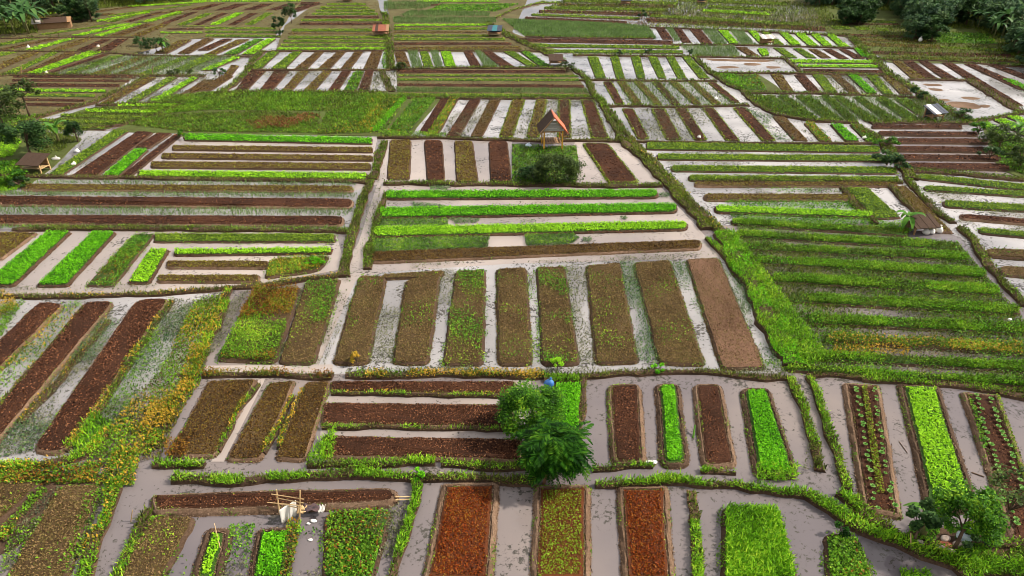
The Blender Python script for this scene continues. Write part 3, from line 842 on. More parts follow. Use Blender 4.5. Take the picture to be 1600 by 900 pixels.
for b in BANKS:
    bank(b[0], b[1], b[2], b[3])

# ------------------------------------------------------------------ beds
NEAR = 0.34
row('in front row with grey rims', '''
692 754 777 752 768 915 660 915 r
838 757 921 756 920 915 831 915 y
966 758 1043 757 1053 915 974 915 r''', rim=0.22, rnd=0.2)
row('at bottom right', '''
1130 786 1218 790 1246 915 1128 915 G
1290 828 1340 832 1370 915 1290 915 W''', rnd=0.4)
bed([236, 775, 420, 768, 612, 764, 622, 776, 612, 789, 420, 798, 240, 804], 's', 'brown soil bed below the bamboo rack, beside front canal', rim=0.16, rnd=0.3)
row('left of the bamboo rack', '''
238 804 302 806 250 915 172 915 M''', rnd=0.3)
row('right of the hanging white cloth', '''
508 796 612 790 582 915 505 915 W''', rnd=0.4)
bed([322, 823, 362, 823, 343, 915, 297, 915], 'l', 'narrow lime green bed left of the hanging white cloth', rim=0.26, rnd=0.3)
bed([402, 824, 462, 820, 447, 915, 388, 915], 'g', 'small vivid green bed just below the hanging white cloth', rim=0.18, rnd=0.2)
row('in bottom left corner', '''
-10 752 66 748 20 800 -60 860 M
92 756 156 756 98 915 8 915 m''', rnd=0.4)
row('at lower left slope', '''
60 470 102 473 -60 640 -110 640 S
131 470 179 469 -20 715 -62 715 S
212 467 266 464 104 712 50 708 S''', rnd=0.7)
row('in short plots beside front canal', '''
325 594 402 590 337 716 262 716 b
420 596 461 593 408 721 354 721 b
478 596 516 593 478 721 430 721 b''', rnd=0.25)
hrow('in three beds left of round tree', '''
517 594 615 805 594 620 s
503 627 667 800 630 672 s
505 679 717 815 684 723 s''', rnd=0.2)
bed([866, 601, 910, 601, 905, 700, 900, 730, 858, 730], 'g', 'bright green leafy bed right of the round tree', rnd=0.15)
row('in pond right of round tree', '''
950 599 1000 598 1009 729 956 729 s
1025 597 1061 597 1076 731 1033 732 g
1084 598 1126 598 1151 732 1097 732 s
1158 604 1202 603 1246 748 1180 748 g''', rim=0.19, rnd=0.45)
row('in pond above leafy tree at right', '''
1318 597 1374 600 1408 812 1348 800 p
1405 597 1468 601 1528 800 1448 805 l
1503 611 1560 616 1640 845 1580 850 p''', rim=0.24, rnd=0.2)
row('in eight straw beds above canal', '''
563 428 602 430 573 569 522 569 m
636 436 687 421 668 569 615 569 m
713 422 757 419 753 571 694 571 M
778 418 821 416 829 571 780 571 m
840 416 881 414 903 571 849 571 M
918 412 968 408 995 567 932 569 m
992 408 1046 404 1099 571 1031 569 m
1074 405 1122 402 1194 577 1129 578 q''', rnd=0.3)
bed([598, 427, 690, 421, 690, 433, 600, 437], 'm', 'short straw cross bed joining two straw beds', rnd=0.2)
row('beside the sandy middle canal', '''
394 448 472 444 432 568 338 566 a
478 438 531 433 490 570 438 570 M''', rnd=0.4)
hrow('in long beds below the stilt hut', '''
601 297 313 1028 295 311 g
592 323 343 1058 316 334 g
583 353 373 1074 344 361 l
578 392 413 1096 373 391 b''', rnd=0.9)
row('in flooded row left of stilt hut', '''
609 217 643 217 641 282 604 282 o
662 218 691 218 696 284 667 284 s
709 219 739 219 748 286 713 286 o
763 219 793 219 800 286 766 286 s''', rnd=0.6)
row('right of the shrub by stilt hut', '''
909 223 950 223 1000 287 950 287 e''', rnd=0.6)
hrow('in block left of middle canal', '''
288 208 221 582 214 227 g
268 226 236 583 229 240 o
252 238 249 583 242 253 o
235 251 264 580 254 267 o
216 265 278 574 269 283 l''', rnd=0.3)
row('right of the low thatched hut', '''
178 202 203 203 98 275 74 274 d
214 204 240 206 152 277 110 277 s
246 206 270 207 234 233 211 231 s
209 232 233 232 187 277 158 277 g
272 209 284 210 206 276 189 276 s''', rnd=0.3)
hrow('in wide striped field at left', '''
34 286 299 552 289 302 o
-90 304 322 552 309 327 s
-90 334 352 537 336 355 s''', rnd=1.0)
row('in slanted lettuce plots at left edge', '''
0 361 58 362 4 407 -62 407 o
72 360 111 360 22 449 -28 449 g
144 360 181 361 106 449 57 449 g
209 363 242 362 178 449 133 449 W
234 387 264 388 233 445 200 445 l''', rnd=0.25)
hrow('right of the slanted lettuce plots', '''
240 363 380 524 364 380 d
272 388 401 518 385 398 l
260 406 421 420 406 421 o
247 428 443 406 428 443 o''', rnd=0.25)
row('in corner by middle canal', '''
422 402 516 396 500 425 412 438 k''', rnd=0.6)
hrow('in green rows right of diagonal bank', '''
1009 221 235 1376 227 240 d
1026 239 251 1392 242 254 d
1049 257 269 1402 260 273 d
1076 272 284 1406 275 287 d
1085 283 293 1402 284 293 o
1100 301 315 1336 302 315 o
1117 319 334 1364 329 343 l''', rnd=0.5)
row('beside the ragged dark shelter', '''
1320 292 1357 292 1408 342 1366 344 d
1394 290 1416 289 1490 366 1450 362 o''', rnd=0.3)
hrow('at right edge beyond the ditch', '''
1433 270 281 1660 292 306 d
1444 288 299 1660 302 313 d
1474 311 325 1660 321 336 d
1500 333 344 1660 345 358 s
1530 354 366 1660 366 379 d''', rnd=0.5)
hrow('in reddish block at right', '''
1362 194 202 1504 194 202 s
1372 204 213 1528 205 214 s
1384 215 225 1545 216 226 s
1397 227 238 1556 229 240 s
1408 240 251 1566 242 253 s
1420 253 265 1578 255 268 s''', rnd=0.3)
hrow('in pool at right edge', '''
1540 386 402 1680 390 412 m
1564 414 431 1700 420 442 M''', rnd=0.8)
hrow('in overgrown rows at right', '''
1142 340 352.5 1420 354 371.2 w
1150 358 372.0 1500 376 393.2 w
1160 377 391.8 1515 394 409.6 w
1180 397 413.4 1540 418 437.5 w
1206 424 442.7 1562 444 464.3 w
1232 454 474.3 1595 474 494.3 w
1262 488 508.3 1640 505 526.1 w
1290 518 536.7 1640 536 559.4 k
1245 545 561.4 1640 566 586.3 w
1228 568 580.5 1660 592 610.7 w''', rnd=0.6)
# middle distance
row('in striped row behind stilt hut', '''
627 150 638 150 592 207 578 207 g
645 150 683 152 640 209 603 209 W
688 153 703 153 673 208 654 208 s
703 153 717 153 684 213 665 212 k
733 155 752 155 718 214 696 214 s
765 155 783 155 754 214 734 214 b
800 155 821 155 801 215 779 215 E
838 155 856 155 843 215 822 215 E
872 155 891 155 893 216 871 216 e
907 155 928 155 952 217 924 217 e''', rnd=0.4)
row('in row right of stilt hut', '''
971 169 990 169 1015 218 996 218 e
1017 169 1039 169 1066 219 1040 219 e
1054 168 1073 168 1106 220 1085 220 e
1097 168 1115 168 1157 221 1133 220 e
1144 167 1166 167 1214 221 1190 221 e
1206 181 1226 180 1264 221 1240 221 b
1254 190 1272 190 1302 222 1280 222 k
1296 192 1316 194 1344 222 1320 222 g
1329 195 1346 196 1376 223 1354 223 W''', rnd=0.4)
row('in first flooded row behind that', '''
942 127 956 127 976 163 961 163 e
964 127 978 127 1005 164 990 164 E
990 127 1003 127 1036 164 1022 164 E
1018 127 1031 127 1064 164 1050 164 e
1045 127 1058 127 1097 163 1083 163 E
1075 127 1087 127 1127 163 1112 163 E
1105 128 1118 128 1157 161 1143 161 e''', rnd=0.4)
row('left of the muddy pond', '''
917 88 935 88 948 123 930 123 d
953 88 967 88 977 123 962 123 d
985 88 1001 88 1009 123 995 123 d
1012 88 1028 88 1042 123 1028 123 d
1040 88 1054 88 1074 123 1058 123 d
1065 88 1079 88 1110 123 1092 123 d''', rnd=0.4)
row('below the muddy pond', '''
1150 116 1182 116 1200 142 1165 142 W
1203 115 1222 115 1242 144 1223 144 o
1240 116 1258 116 1284 145 1264 145 s
1268 116 1287 116 1310 145 1290 145 d
1296 116 1312 116 1346 147 1328 147 b
1323 116 1339 116 1372 147 1354 147 g
1352 117 1371 117 1397 148 1379 148 d
1378 118 1395 118 1427 148 1406 148 o''', rnd=0.3)
row('in tall grassy strips beside tarp shelter', '''
1168 148 1192 148 1240 180 1200 172 t
1194 148 1208 148 1257 184 1237 184 t
1214 148 1230 148 1280 187 1258 187 t
1241 148 1266 148 1320 190 1290 189 t
1282 148 1296 148 1342 190 1324 190 t
1300 149 1316 150 1378 191 1352 191 t
1332 150 1347 151 1408 191 1384 191 t
1366 152 1384 152 1442 188 1416 189 t
1395 152 1424 154 1446 176 1432 180 t''', rnd=0.3)
hrow('in short block right of pond', '''
1234 92 99 1369 94 100 l
1246 100 106 1379 101 107 l
1254 107 114 1386 109 115 s''', rnd=0.3)
row('behind the large flooded pond at right', '''
1393 95 1408 95 1448 124 1424 124 o
1410 95 1428 95 1466 124 1446 124 s
1434 95 1450 95 1497 124 1474 124 s
1470 97 1488 97 1600 166 1576 166 s
1505 99 1522 99 1620 142 1590 140 s
1541 100 1558 100 1650 134 1625 134 s
1564 123 1580 123 1640 150 1620 152 g''', rnd=0.3)
row('in corner below flooded pond', '''
1524 191 1544 189 1598 222 1574 222 l
1551 186 1569 184 1640 220 1612 220 l
1570 181 1588 180 1660 210 1634 210 l''', rnd=0.3)
hrow('in long stripes behind stilt hut', '''
620 109 115 884 109 115 s
620 116 120 905 117 121 d
620 122 127 906 123 128 d
620 130 135 913 132 138 s
620 145 151 922 147 152 d''', rnd=0.3)
row('in fan right of far path', '''
616 80 633 80 642 105 621 105 b
655 80 669 80 678 105 662 105 d
688 80 705 80 713 105 695 105 l
724 80 738 80 753 105 736 105 s
752 80 769 80 805 105 782 105 s
785 80 804 80 842 104 824 104 d
812 80 827 80 860 104 842 104 D''', rnd=0.3)
row('in slanted row left of far path', '''
419 80 438 80 409 108 387 108 d
457 80 473 80 446 108 422 108 d
493 80 507 80 481 108 459 108 b
526 80 541 80 516 108 496 108 b
554 80 568 80 548 108 531 108 b
580 80 598 80 589 108 567 108 b''', rnd=0.3)
row('in slanted row above weedy field', '''
390 110 416 110 386 142 367 142 s
428 110 453 110 426 142 405 142 s
467 110 484 110 457 142 439 142 o
504 110 519 110 493 142 474 142 o
534 110 549 110 529 142 512 142 s
552 111 570 110 558 142 536 142 W
571 109 584 109 577 142 559 142 s''', rnd=0.3)
row('in slanted far left plots', '''
140 79 162 81 62 116 40 116 l
160 84 172 85 82 116 70 116 s
180 86 195 86 118 116 100 116 d
217 87 237 88 158 117 138 117 o
250 88 264 88 192 118 174 118 b
285 88 300 88 232 118 211 118 d
322 84 340 86 290 112 270 110 d''', rnd=0.3)
hrow('in block behind slim tree at left', '''
20 117 122 213 118 123 s
18 123 128 202 124 129 s
14 129 136 188 131 137 s
-40 137 143 167 140 146 l
-40 145 151 150 147 153 d
36 153 158 134 155 160 s
28 160 166 126 161 168 s''', rnd=0.3)
row('in slanted plots left of weedy field', '''
229 120 246 120 172 163 154 163 o
262 120 279 120 214 161 194 161 d
298 120 312 120 252 159 234 159 l
318 124 337 124 284 159 264 159 b
345 118 366 118 330 142 302 144 b''', rnd=0.3)
hrow('on terrace behind banana plants at left', '''
184 163 168 277 162 167 l
133 170 177 253 172 179 l
94 177 183 230 182 188 d
60 185 191 203 188 196 d
46 193 199 165 198 204 d''', rnd=0.3)
# far
row('in plots beside far shrub at left', '''
349 60 364 60 326 79 308 79 s
371 61 391 61 334 87 316 87 o
398 60 413 60 370 86 348 86 D
416 60 432 60 398 86 376 86 l
280 62 300 62 262 84 240 84 o
318 60 336 60 296 84 276 84 b''', rnd=0.3)
hrow('in far block left of red-roofed hut', '''
510 5 9 572 5 9 d
500 10 14 578 10 14 d
493 15 19 586 15 19 d
487 20 24 591 20 24 d
475 25 29 593 25 29 s
470 30 34 597 30 34 d
468 35 40 605 35 40 s
455 45 50 585 45 50 d
450 51 54 584 51 54 o
449 56 61 602 56 61 d
442 62 67 603 62 67 d
438 68 73 603 68 73 d
432 74 79 603 74 79 l''', rnd=0.3)
hrow('in far block right of red-roofed hut', '''
615 38 42 770 37 41 l
615 43 48 763 43 47 d
615 49 52 762 49 52 o
615 54 58 765 54 58 d
615 59 64 790 59 64 d
615 66 71 800 66 71 s
615 73 79 815 72 78 o''', rnd=0.3)
hrow('right of the teal-roofed shelter', '''
810 59 66 1052 63 70 s
822 68 74 1062 71 77 d
850 77 83 1068 78 84 d''', rnd=0.4)
row('in far striped row below long field', '''
1024 43 1038 43 1052 62 1035 62 s
1052 44 1065 44 1081 67 1066 67 s
1077 45 1095 45 1114 69 1096 69 s
1121 47 1137 47 1155 69 1140 69 l
1168 48 1181 48 1202 69 1187 69 l
1188 49 1201 49 1225 70 1209 70 d
1216 50 1231 50 1252 71 1236 71 l
1240 51 1256 51 1278 72 1262 72 l
1265 52 1279 52 1302 73 1286 73 l
1289 53 1302 53 1328 74 1312 74 l''', rnd=0.3)
row('in far row behind muddy pond', '''
1149 73 1166 73 1187 88 1170 88 b
1182 76 1198 76 1203 88 1190 88 l
1207 74 1223 74 1247 91 1230 91 d
1238 75 1253 75 1277 91 1260 91 d
1262 76 1276 76 1300 91 1283 91 b
1285 76 1299 76 1327 92 1310 92 s
1310 76 1322 76 1352 92 1335 92 s
1333 75 1347 75 1363 90 1346 90 g''', rnd=0.3)
hrow('in far long field at top right', '''
1060 -2 2 1230 4 9 d
1105 8 12 1215 13 18 d
1098 14 19 1203 20 25 l
1015 22 27 1260 36 41 d
1010 28 34 1290 42 49 s''', rnd=0.3)
hrow('in far field at top middle', '''
880 -1 3 1060 3 7 d
872 5 9 1055 8 12 s
850 10 14 1040 13 18 d
842 15 20 1035 20 25 s
830 21 25 1000 27 31 d
820 26 31 980 33 38 s''', rnd=0.3)
row('in far plots beside the wood', '''
1295 40 1325 41 1332 47 1304 47 d
1333 41 1356 42 1362 48 1338 48 d
1366 43 1387 44 1390 50 1372 50 d
1458 50 1545 52 1560 70 1462 68 D''', rnd=0.3)
hrow('in dry field below the wood', '''
1310 52 57 1440 56 61 s
1330 59 64 1450 63 68 o
1345 66 72 1470 70 77 o
1360 79 85 1620 85 92 s
1400 88 92 1640 95 100 o''', rnd=0.3)
hrow('in far corner at top left', '''
60 22 25 115 15 18 l
60 26 30 180 20 24 o
150 32 36 235 17 21 l
320 42 46 432 43 47 d
320 48 52 432 49 53 d
320 54 58 440 55 59 d''', rnd=0.3)
row('beside the small dark bush on bank', '''
334 88 345 88 300 106 284 106 d
366 88 377 89 329 111 312 111 l
361 101 374 102 362 119 348 119 o''', rnd=0.3)
row('in faint far stripes at top left', '''
222 18 236 18 180 35 164 35 d
246 18 258 18 206 35 192 35 s
276 18 288 18 238 35 224 35 l
300 18 312 18 262 38 248 38 s
322 20 336 20 290 40 274 40 d
346 20 358 20 314 40 300 40 s
368 20 382 20 342 40 326 40 l
392 20 404 20 368 40 354 40 s
414 20 428 20 396 40 380 40 d''', rnd=0.3)
hrow('in thin far stripes above striped corner', '''
128 20 23 226 7 10 b
170 24 27 300 6 9 d
236 22 25 330 8 11 o''', rnd=0.3)
hrow('in dull strips under the far wood', '''
1300 30 34 1400 33 37 d
1310 36 39 1420 37 40 s
1470 72 76 1590 78 83 d
1440 62 65 1480 63 66 s''', rnd=0.3)
hrow('in thin strips along the far edge', '''
300 1 4 470 0 3 l
470 3 6 500 3 6 s
200 9 12 320 2 5 l
280 40 42 320 40 42 d
260 44 47 318 44 47 s
250 50 53 318 50 53 l''', rnd=0.3)
hrow('in thin strips left of long far field', '''
840 3 6 878 2 5 d
650 1 4 780 1 4 l
620 7 10 690 6 9 s
900 40 44 1010 41 45 s''', rnd=0.3)
row('in far left slanting stripes', '''
175 37 190 37 76 55 58 55 d
192 37 206 37 130 57 110 57 l
210 37 224 37 160 58 142 58 l
228 37 246 37 188 58 166 58 b
252 37 268 37 222 58 200 58 o
270 22 290 20 230 36 208 36 d''', rnd=0.3)
row('in far left striped ground', '''
40 60 64 60 -30 79 -60 79 d
76 60 94 60 14 79 -8 79 b
104 60 120 60 58 79 38 79 l
128 60 150 60 100 79 76 79 o
160 60 176 60 138 80 116 80 s
182 60 202 60 172 81 148 81 s''', rnd=0.3)
row('at left edge above cross bank', '''
0 81 30 81 -40 100 -90 100 d
44 81 66 81 -8 114 -34 114 o
80 81 94 81 26 116 4 116 d
104 81 126 81 50 116 30 116 b''', rnd=0.3)
row('in far soil strips at top', '''
330 6 352 5 318 16 296 17 s
368 6 392 5 360 16 334 17 s
408 6 430 5 400 16 376 17 s
446 6 470 5 436 16 414 17 s
480 7 505 5 466 18 448 17 s''', rnd=0.3)

# ------------------------------------------------------------------ cabbage plants on the planted beds, one by one
def cabbage_mesh():
    q = []
    for ring, (k, L, t0) in enumerate(((7, 0.125, 22), (5, 0.095, 48), (3, 0.07, 70))):
        for i in range(k):
            a = 2 * math.pi * (i + 0.5 * ring) / k
            t = math.radians(t0)
            d = np.array([math.cos(a) * math.cos(t), math.sin(a) * math.cos(t), math.sin(t)])
            s = np.array([-math.sin(a), math.cos(a), 0])
            b = np.array([0, 0, 0.03])
            q.append([b, b + d * L * 0.6 + s * L * 0.36, b + d * L, b + d * L * 0.6 - s * L * 0.36])
    return quads_mesh('cabbage', np.array(q), M['cab'])
M['cab'] = leaf_mat('cabbage_leaves', [(0.05, 0.15, 0.025), (0.12, 0.28, 0.05), (0.22, 0.38, 0.10)], 2, 0.6)
cab = cabbage_mesh()
pbeds = [(o, out) for o, out, h in BEDS if o.name.startswith('cabbage_bed')]
def cabbages(o, a0, b0, n, z=0.26):
    """a row of plants between two photo points"""
    A, B = np.array(at(*a0, z)), np.array(at(*b0, z))
    for i in range(n):
        p = A + (B - A) * (i + 0.5 * rng.random()) / n
        c = link('cabbage', cab, o)
        s = 0.75 + 0.5 * rng.random()
        c.location = (p[0] + 0.05 * rng.normal(), p[1] + 0.05 * rng.normal(), z - 0.01)
        c.scale = (s, s, s)
        c.rotation_euler = (0, 0, rng.random() * 6.28)
cabbages(pbeds[0][0], (1337, 604), (1370, 800), 22)
cabbages(pbeds[0][0], (1364, 604), (1397, 800), 22)
cabbages(pbeds[1][0], (1522, 615), (1592, 830), 24)
cabbages(pbeds[1][0], (1546, 619), (1622, 830), 24)
stuff('weed_row', [scatter(ground_poly([1346, 602, 1354, 602, 1382, 770, 1370, 770], .25), 'olive', .24, 1.0, (1.2, -0.2)), scatter(ground_poly([1346, 602, 1354, 602, 1382, 770, 1370, 770], .25), 'mid', .24, .5)], parent=pbeds[0][0])
stuff('weed_row', [scatter(ground_poly([1556, 616, 1562, 618, 1630, 820, 1622, 820], .25), 'mid', .22, .8), scatter(ground_poly([1512, 616, 1518, 616, 1550, 720, 1540, 720], .25), 'deep', .22, .7, (1.2, 0))], parent=pbeds[1][0])

# ------------------------------------------------------------------ weeds in the flooded channels and rough ground
WEEDS = [
 # name, label, category, polygons with looks
 ('golden_weeds', 'golden yellow weeds sloping down to the front canal', 'weeds', [
   ([305, 470, 350, 458, 335, 530, 312, 600, 285, 640, 250, 715, 130, 735, 150, 690, 215, 620, 262, 560], [('gold', .4, (.6, .05)), ('weed', .5, (.5, -.15)), ('darkgrass', .6, (.5, -.1)), ('straw', .6, None)]),
   ([300, 540, 330, 540, 300, 610, 275, 620], [('gold', 1.0, None)]), ([238, 630, 280, 620, 270, 665, 218, 668], [('gold', .9, None)]),
   ([150, 660, 200, 655, 260, 680, 235, 712, 150, 715], [('gold', .6, (.8, -.05)), ('weed', .4, None)]), ([180, 700, 220, 705, 210, 760, 150, 760], [('gold', .35, None), ('weed', .6, None), ('darkgrass', .4, None)]),
   ([262, 690, 300, 690, 290, 716, 258, 716], [('amber', .8, None)]), ([0, 728, 160, 725, 150, 755, 0, 760], [('gold', .25, (.8, .05)), ('weed', .5, None), ('amber', .3, (.6, 0)), ('darkgrass', .4, None)]),
   ([0, 455, 24, 462, 30, 480, 0, 498], [('gold', .8, None)])]),
 ('slope_weeds', 'grey green water weeds between the long dark soil beds', 'weeds', [
   ([102, 474, 130, 472, 0, 636, -60, 650, -10, 590], [('aqua', .6, (.7, .0)), ('gold', .2, (.5, .15)), ('weed', .4, (.5, .05))]),
   ([181, 470, 212, 468, 50, 705, 0, 715, -20, 700, 20, 665], [('drab', .6, (.9, .0)), ('aqua', .7, (.5, .1))]),
   ([267, 466, 305, 470, 262, 560, 215, 620, 150, 690, 105, 712, 160, 620, 210, 545], [('drab', .6, (.9, .0)), ('aqua', .7, (.5, .0)), ('weed', .35, (.6, .05))]),
   ([0, 480, 40, 470, 0, 530], [('weed', 1.0, None)]),
   ([100, 700, 150, 640, 175, 670, 150, 705], [('tallgrass', .6, None)])]),
 ('channel_weeds', 'straggling weeds in channels between the eight straw beds', 'weeds', [
   ([600, 470, 634, 440, 614, 568, 574, 568], [('drab', .55, (.9, 0))]), ([688, 422, 713, 422, 694, 570, 668, 570], [('drab', .5, (.8, .1))]),
   ([822, 420, 838, 418, 848, 570, 830, 570], [('drab', .6, (.9, 0)), ('weed', .2, (.7, .3))]), ([882, 416, 918, 412, 932, 570, 904, 570], [('drab', .6, (.8, 0)), ('mid', .25, (.7, .25))]),
   ([968, 408, 992, 408, 1030, 570, 996, 566], [('aqua', 1.0, (.7, -.15))]), ([1047, 410, 1074, 408, 1128, 575, 1100, 570], [('aqua', .9, (.7, -.05))]),
   ([1122, 408, 1150, 420, 1222, 575, 1195, 577], [('aqua', .8, (.7, 0)), ('weed', .3, (.7, .2))]), ([500, 572, 1230, 576, 1230, 584, 500, 582], [('drab', .6, (.8, .0)), ('weed', .25, (.7, .2))]),
   ([320, 560, 345, 540, 390, 452, 360, 470], [('drab', .8, (.8, 0))]), ([440, 540, 470, 450, 476, 450, 440, 565], [('drab', .9, (.8, -.1))]),
   ([548, 410, 575, 300, 596, 290, 572, 410, 510, 570, 490, 572], [('drab', .3, (1.1, .15)), ('aqua', .12, (1.0, .25))]), ([602, 222, 612, 222, 600, 285, 585, 285], [('drab', .2, (1, .2))]), ([640, 412, 1100, 395, 1120, 404, 640, 420], [('drab', .4, (.8, .1))]), ([600, 315, 1050, 310, 1060, 318, 600, 324], [('drab', .25, (.8, .2))]), ([0, 448, 400, 440, 400, 450, 0, 456], [('drab', .3, (.8, .15))])]),
 ('floating_weeds', 'dark green floating weeds beside the long leafy beds', 'weeds', [
   ([640, 316, 690, 320, 700, 324, 650, 324], [('aqua', 1.6, None)]), ([590, 343, 700, 342, 700, 353, 585, 354], [('aqua', 1.9, None), ('weed', .6, None)]),
   ([700, 340, 750, 342, 745, 348, 710, 349], [('aqua', 1.6, None)]), ([585, 374, 765, 370, 762, 388, 580, 395], [('aqua', 2.0, None), ('weed', .8, None)]),
   ([820, 368, 895, 366, 905, 372, 890, 382, 822, 384], [('aqua', 2.0, None), ('weed', .7, None)]), ([910, 372, 925, 371, 925, 377, 912, 378], [('aqua', 1.6, None)]),
   ([670, 289, 705, 288, 700, 296, 672, 296], [('aqua', 1.6, None)]), ([765, 348, 830, 342, 840, 346, 770, 352], [('aqua', .6, (.8, .1))]),
   ([970, 338, 980, 338, 980, 343, 970, 343], [('aqua', 1.5, None)]), ([1030, 301, 1046, 302, 1044, 308, 1030, 308], [('aqua', 1.5, None)])]),
 ('ditch_weeds', 'weeds and rushes in the flooded rows at right', 'weeds', [
   ([1010, 236, 1380, 241, 1390, 243, 1020, 240], [('drab', .6, (.6, 0))]), ([1040, 252, 1395, 255, 1400, 260, 1048, 257], [('drab', .6, (.6, 0))]),
   ([1150, 292, 1300, 294, 1340, 301, 1180, 303], [('drab', .6, (.6, 0)), ('deep', .4, (.5, .1))]), ([1130, 314, 1335, 315, 1340, 328, 1150, 322], [('deep', .9, None)]),
   ([1140, 335, 1360, 342, 1400, 352, 1150, 346], [('deep', 1.0, None)]),
   ([1130, 366, 1150, 366, 1300, 565, 1235, 575], [('tallgrass', .45, None), ('weed', .5, None)]),
   ([1150, 350, 1500, 385, 1600, 500, 1640, 600, 1240, 575], [('darkgrass', .7, (.45, -.15)), ('drab', .5, (.45, -.1)), ('deep', .35, (.4, .0)), ('straw', .2, (.4, .0))]),
   ([1440, 298, 1660, 312, 1660, 322, 1470, 312], [('drab', .7, (.6, 0))]), ([1490, 344, 1660, 358, 1660, 366, 1520, 354], [('drab', .7, (.6, 0))]),
   ([1480, 325, 1660, 336, 1660, 345, 1500, 334], [('drab', .7, (.6, 0))]), ([1410, 345, 1450, 345, 1420, 365, 1360, 355], [('grass', .8, None)]),
   ([1300, 540, 1420, 540, 1420, 556, 1300, 556], [('gold', .5, None)]), ([1480, 530, 1600, 545, 1600, 556, 1480, 548], [('gold', .5, None)])]),
 ('front_weeds', 'scattered water weeds in the front pools by white cloth', 'weeds', [
   ([455, 825, 510, 830, 510, 900, 460, 900], [('drab', .7, (1.0, .05)), ('deep', .4, (1.0, .1))]), ([590, 800, 640, 780, 630, 830, 600, 900, 580, 900], [('drab', .7, (1.0, -.05)), ('deep', .6, (.9, .1))]),
   ([250, 830, 310, 812, 290, 905, 235, 905], [('drab', .4, (1.0, .1)), ('weed', .3, (1.0, .2))]), ([360, 820, 400, 820, 385, 905, 345, 905], [('deep', .5, (1.0, 0)), ('drab', .5, (.9, 0))]),
   ([450, 815, 472, 815, 455, 905, 440, 905], [('weed', .7, None), ('amber', .3, None)]),
   ([1255, 610, 1280, 680, 1290, 735, 1250, 735, 1265, 690], [('drab', .5, (1.0, .05))]), ([20, 820, 90, 760, 100, 760, 30, 880, 0, 900], [('weed', .3, (.9, .05)), ('drab', .5, None)]),
   ([135, 775, 170, 760, 130, 860, 100, 900, 110, 850], [('drab', .7, (.9, -.1)), ('weed', .4, None)]),
   ([500, 690, 525, 670, 520, 722, 480, 722], [('tallgrass', .8, None)]), ([1180, 728, 1246, 728, 1246, 752, 1180, 752], [('tallgrass', .7, None)]),
   ([1405, 838, 1440, 842, 1500, 862, 1480, 878, 1430, 862], [('weed', .8, None)]), ([1480, 860, 1530, 850, 1560, 870, 1500, 885], [('deep', .9, None), ('grass', .5, None)]),
   ([1575, 860, 1600, 855, 1640, 900, 1580, 900], [('weed', 1.0, None)]), ([1420, 820, 1470, 825, 1460, 848, 1420, 842], [('deep', .9, None)]),
   ([1405, 890, 1450, 892, 1460, 915, 1410, 915], [('grass', 1.0, None)])]),
 ('weedy_thicket', 'rough green weeds filling the field before far striped rows', 'weeds', [
   ([250, 152, 330, 144, 600, 145, 610, 150, 540, 175, 330, 172, 225, 180], [('weed', .4, (.25, -.1)), ('deep', .9, (.25, -.2)), ('darkgrass', .8, None), ('grass', .25, (.25, .1)), ('straw', .4, (.3, .0))]),
   ([200, 195, 230, 180, 400, 174, 500, 178, 495, 208, 290, 206], [('weed', .5, (.3, -.1)), ('darkgrass', .8, None), ('deep', .5, (.3, 0)), ('straw', .4, None)]),
   ([385, 192, 420, 183, 455, 186, 480, 179, 504, 182, 500, 194, 470, 203, 430, 200, 398, 204], [('redweed', 1.6, (.5, -.12))]), ([510, 178, 545, 165, 600, 150, 628, 150, 580, 208, 490, 210], [('weed', .7, None), ('darkgrass', .7, None), ('bright', .2, (.3, .1)), ('gold', .2, (.3, .1))]),
   ([560, 195, 590, 165, 600, 170, 580, 208], [('gold', .6, None)]), ([590, 205, 700, 209, 690, 215, 600, 213], [('weed', 1.0, None)]),
   ([1118, 115, 1150, 116, 1165, 142, 1150, 140], [('weed', .8, None), ('bright', .4, None)]),
   ([1425, 155, 1445, 155, 1520, 188, 1440, 190], [('darkgrass', .7, None), ('rice', .6, None)])]),
 ('hut_thicket', 'dark green weeds round the foot of the stilt hut', 'weeds', [
   ([800, 226, 845, 228, 860, 250, 850, 285, 800, 285], [('deep', 1.0, (.5, -.2)), ('darkgrass', .7, None)]), ([845, 230, 900, 228, 905, 260, 900, 288, 845, 287], [('deep', 1.0, None), ('darkgrass', .6, None)])]),
 ('path_weeds', 'green weeds round the low thatched hut at left', 'weeds', [
   ([-60, 215, 15, 205, 35, 222, 20, 245, -60, 255], [('lime', .5, None), ('grass', .6, None)]), ([-60, 260, 30, 250, 40, 290, 20, 300, -60, 310], [('weed', .9, None), ('grass', .5, None)]),
   ([60, 200, 140, 200, 100, 235, 60, 245], [('darkgrass', .7, None)]), ([0, 180, 60, 180, 50, 205, -30, 215], [('deep', .7, None), ('weed', .5, None)])]),
 ('rice_shoots', 'rows of pale rice shoots standing in shallow water', 'rice', [
   ([80, 282, 560, 285, 555, 290, 40, 287], [('rice', 1.0, None)]), ([0, 300, 560, 302, 555, 309, -60, 305], [('rice', 1.3, None)]), ([-60, 322, 555, 327, 540, 337, -60, 335], [('rice', 1.0, None)]), ([-60, 352, 545, 355, 540, 359, -60, 357], [('rice', .9, None)]),
   ([620, 137, 916, 139, 920, 146, 620, 144], [('rice', 2.0, None)]), ([785, 30, 860, 33, 960, 37, 1012, 42, 1026, 60, 820, 57], [('rice', 2.6, None), ('deep', .5, None)]),
   ([640, 17, 765, 20, 765, 25, 625, 25], [('rice', 2, None)]), ([615, 27, 775, 28, 775, 36, 615, 36], [('rice', 2, None)]), ([690, 7, 812, 6, 775, 18, 665, 18], [('deep', 1.2, None)]),
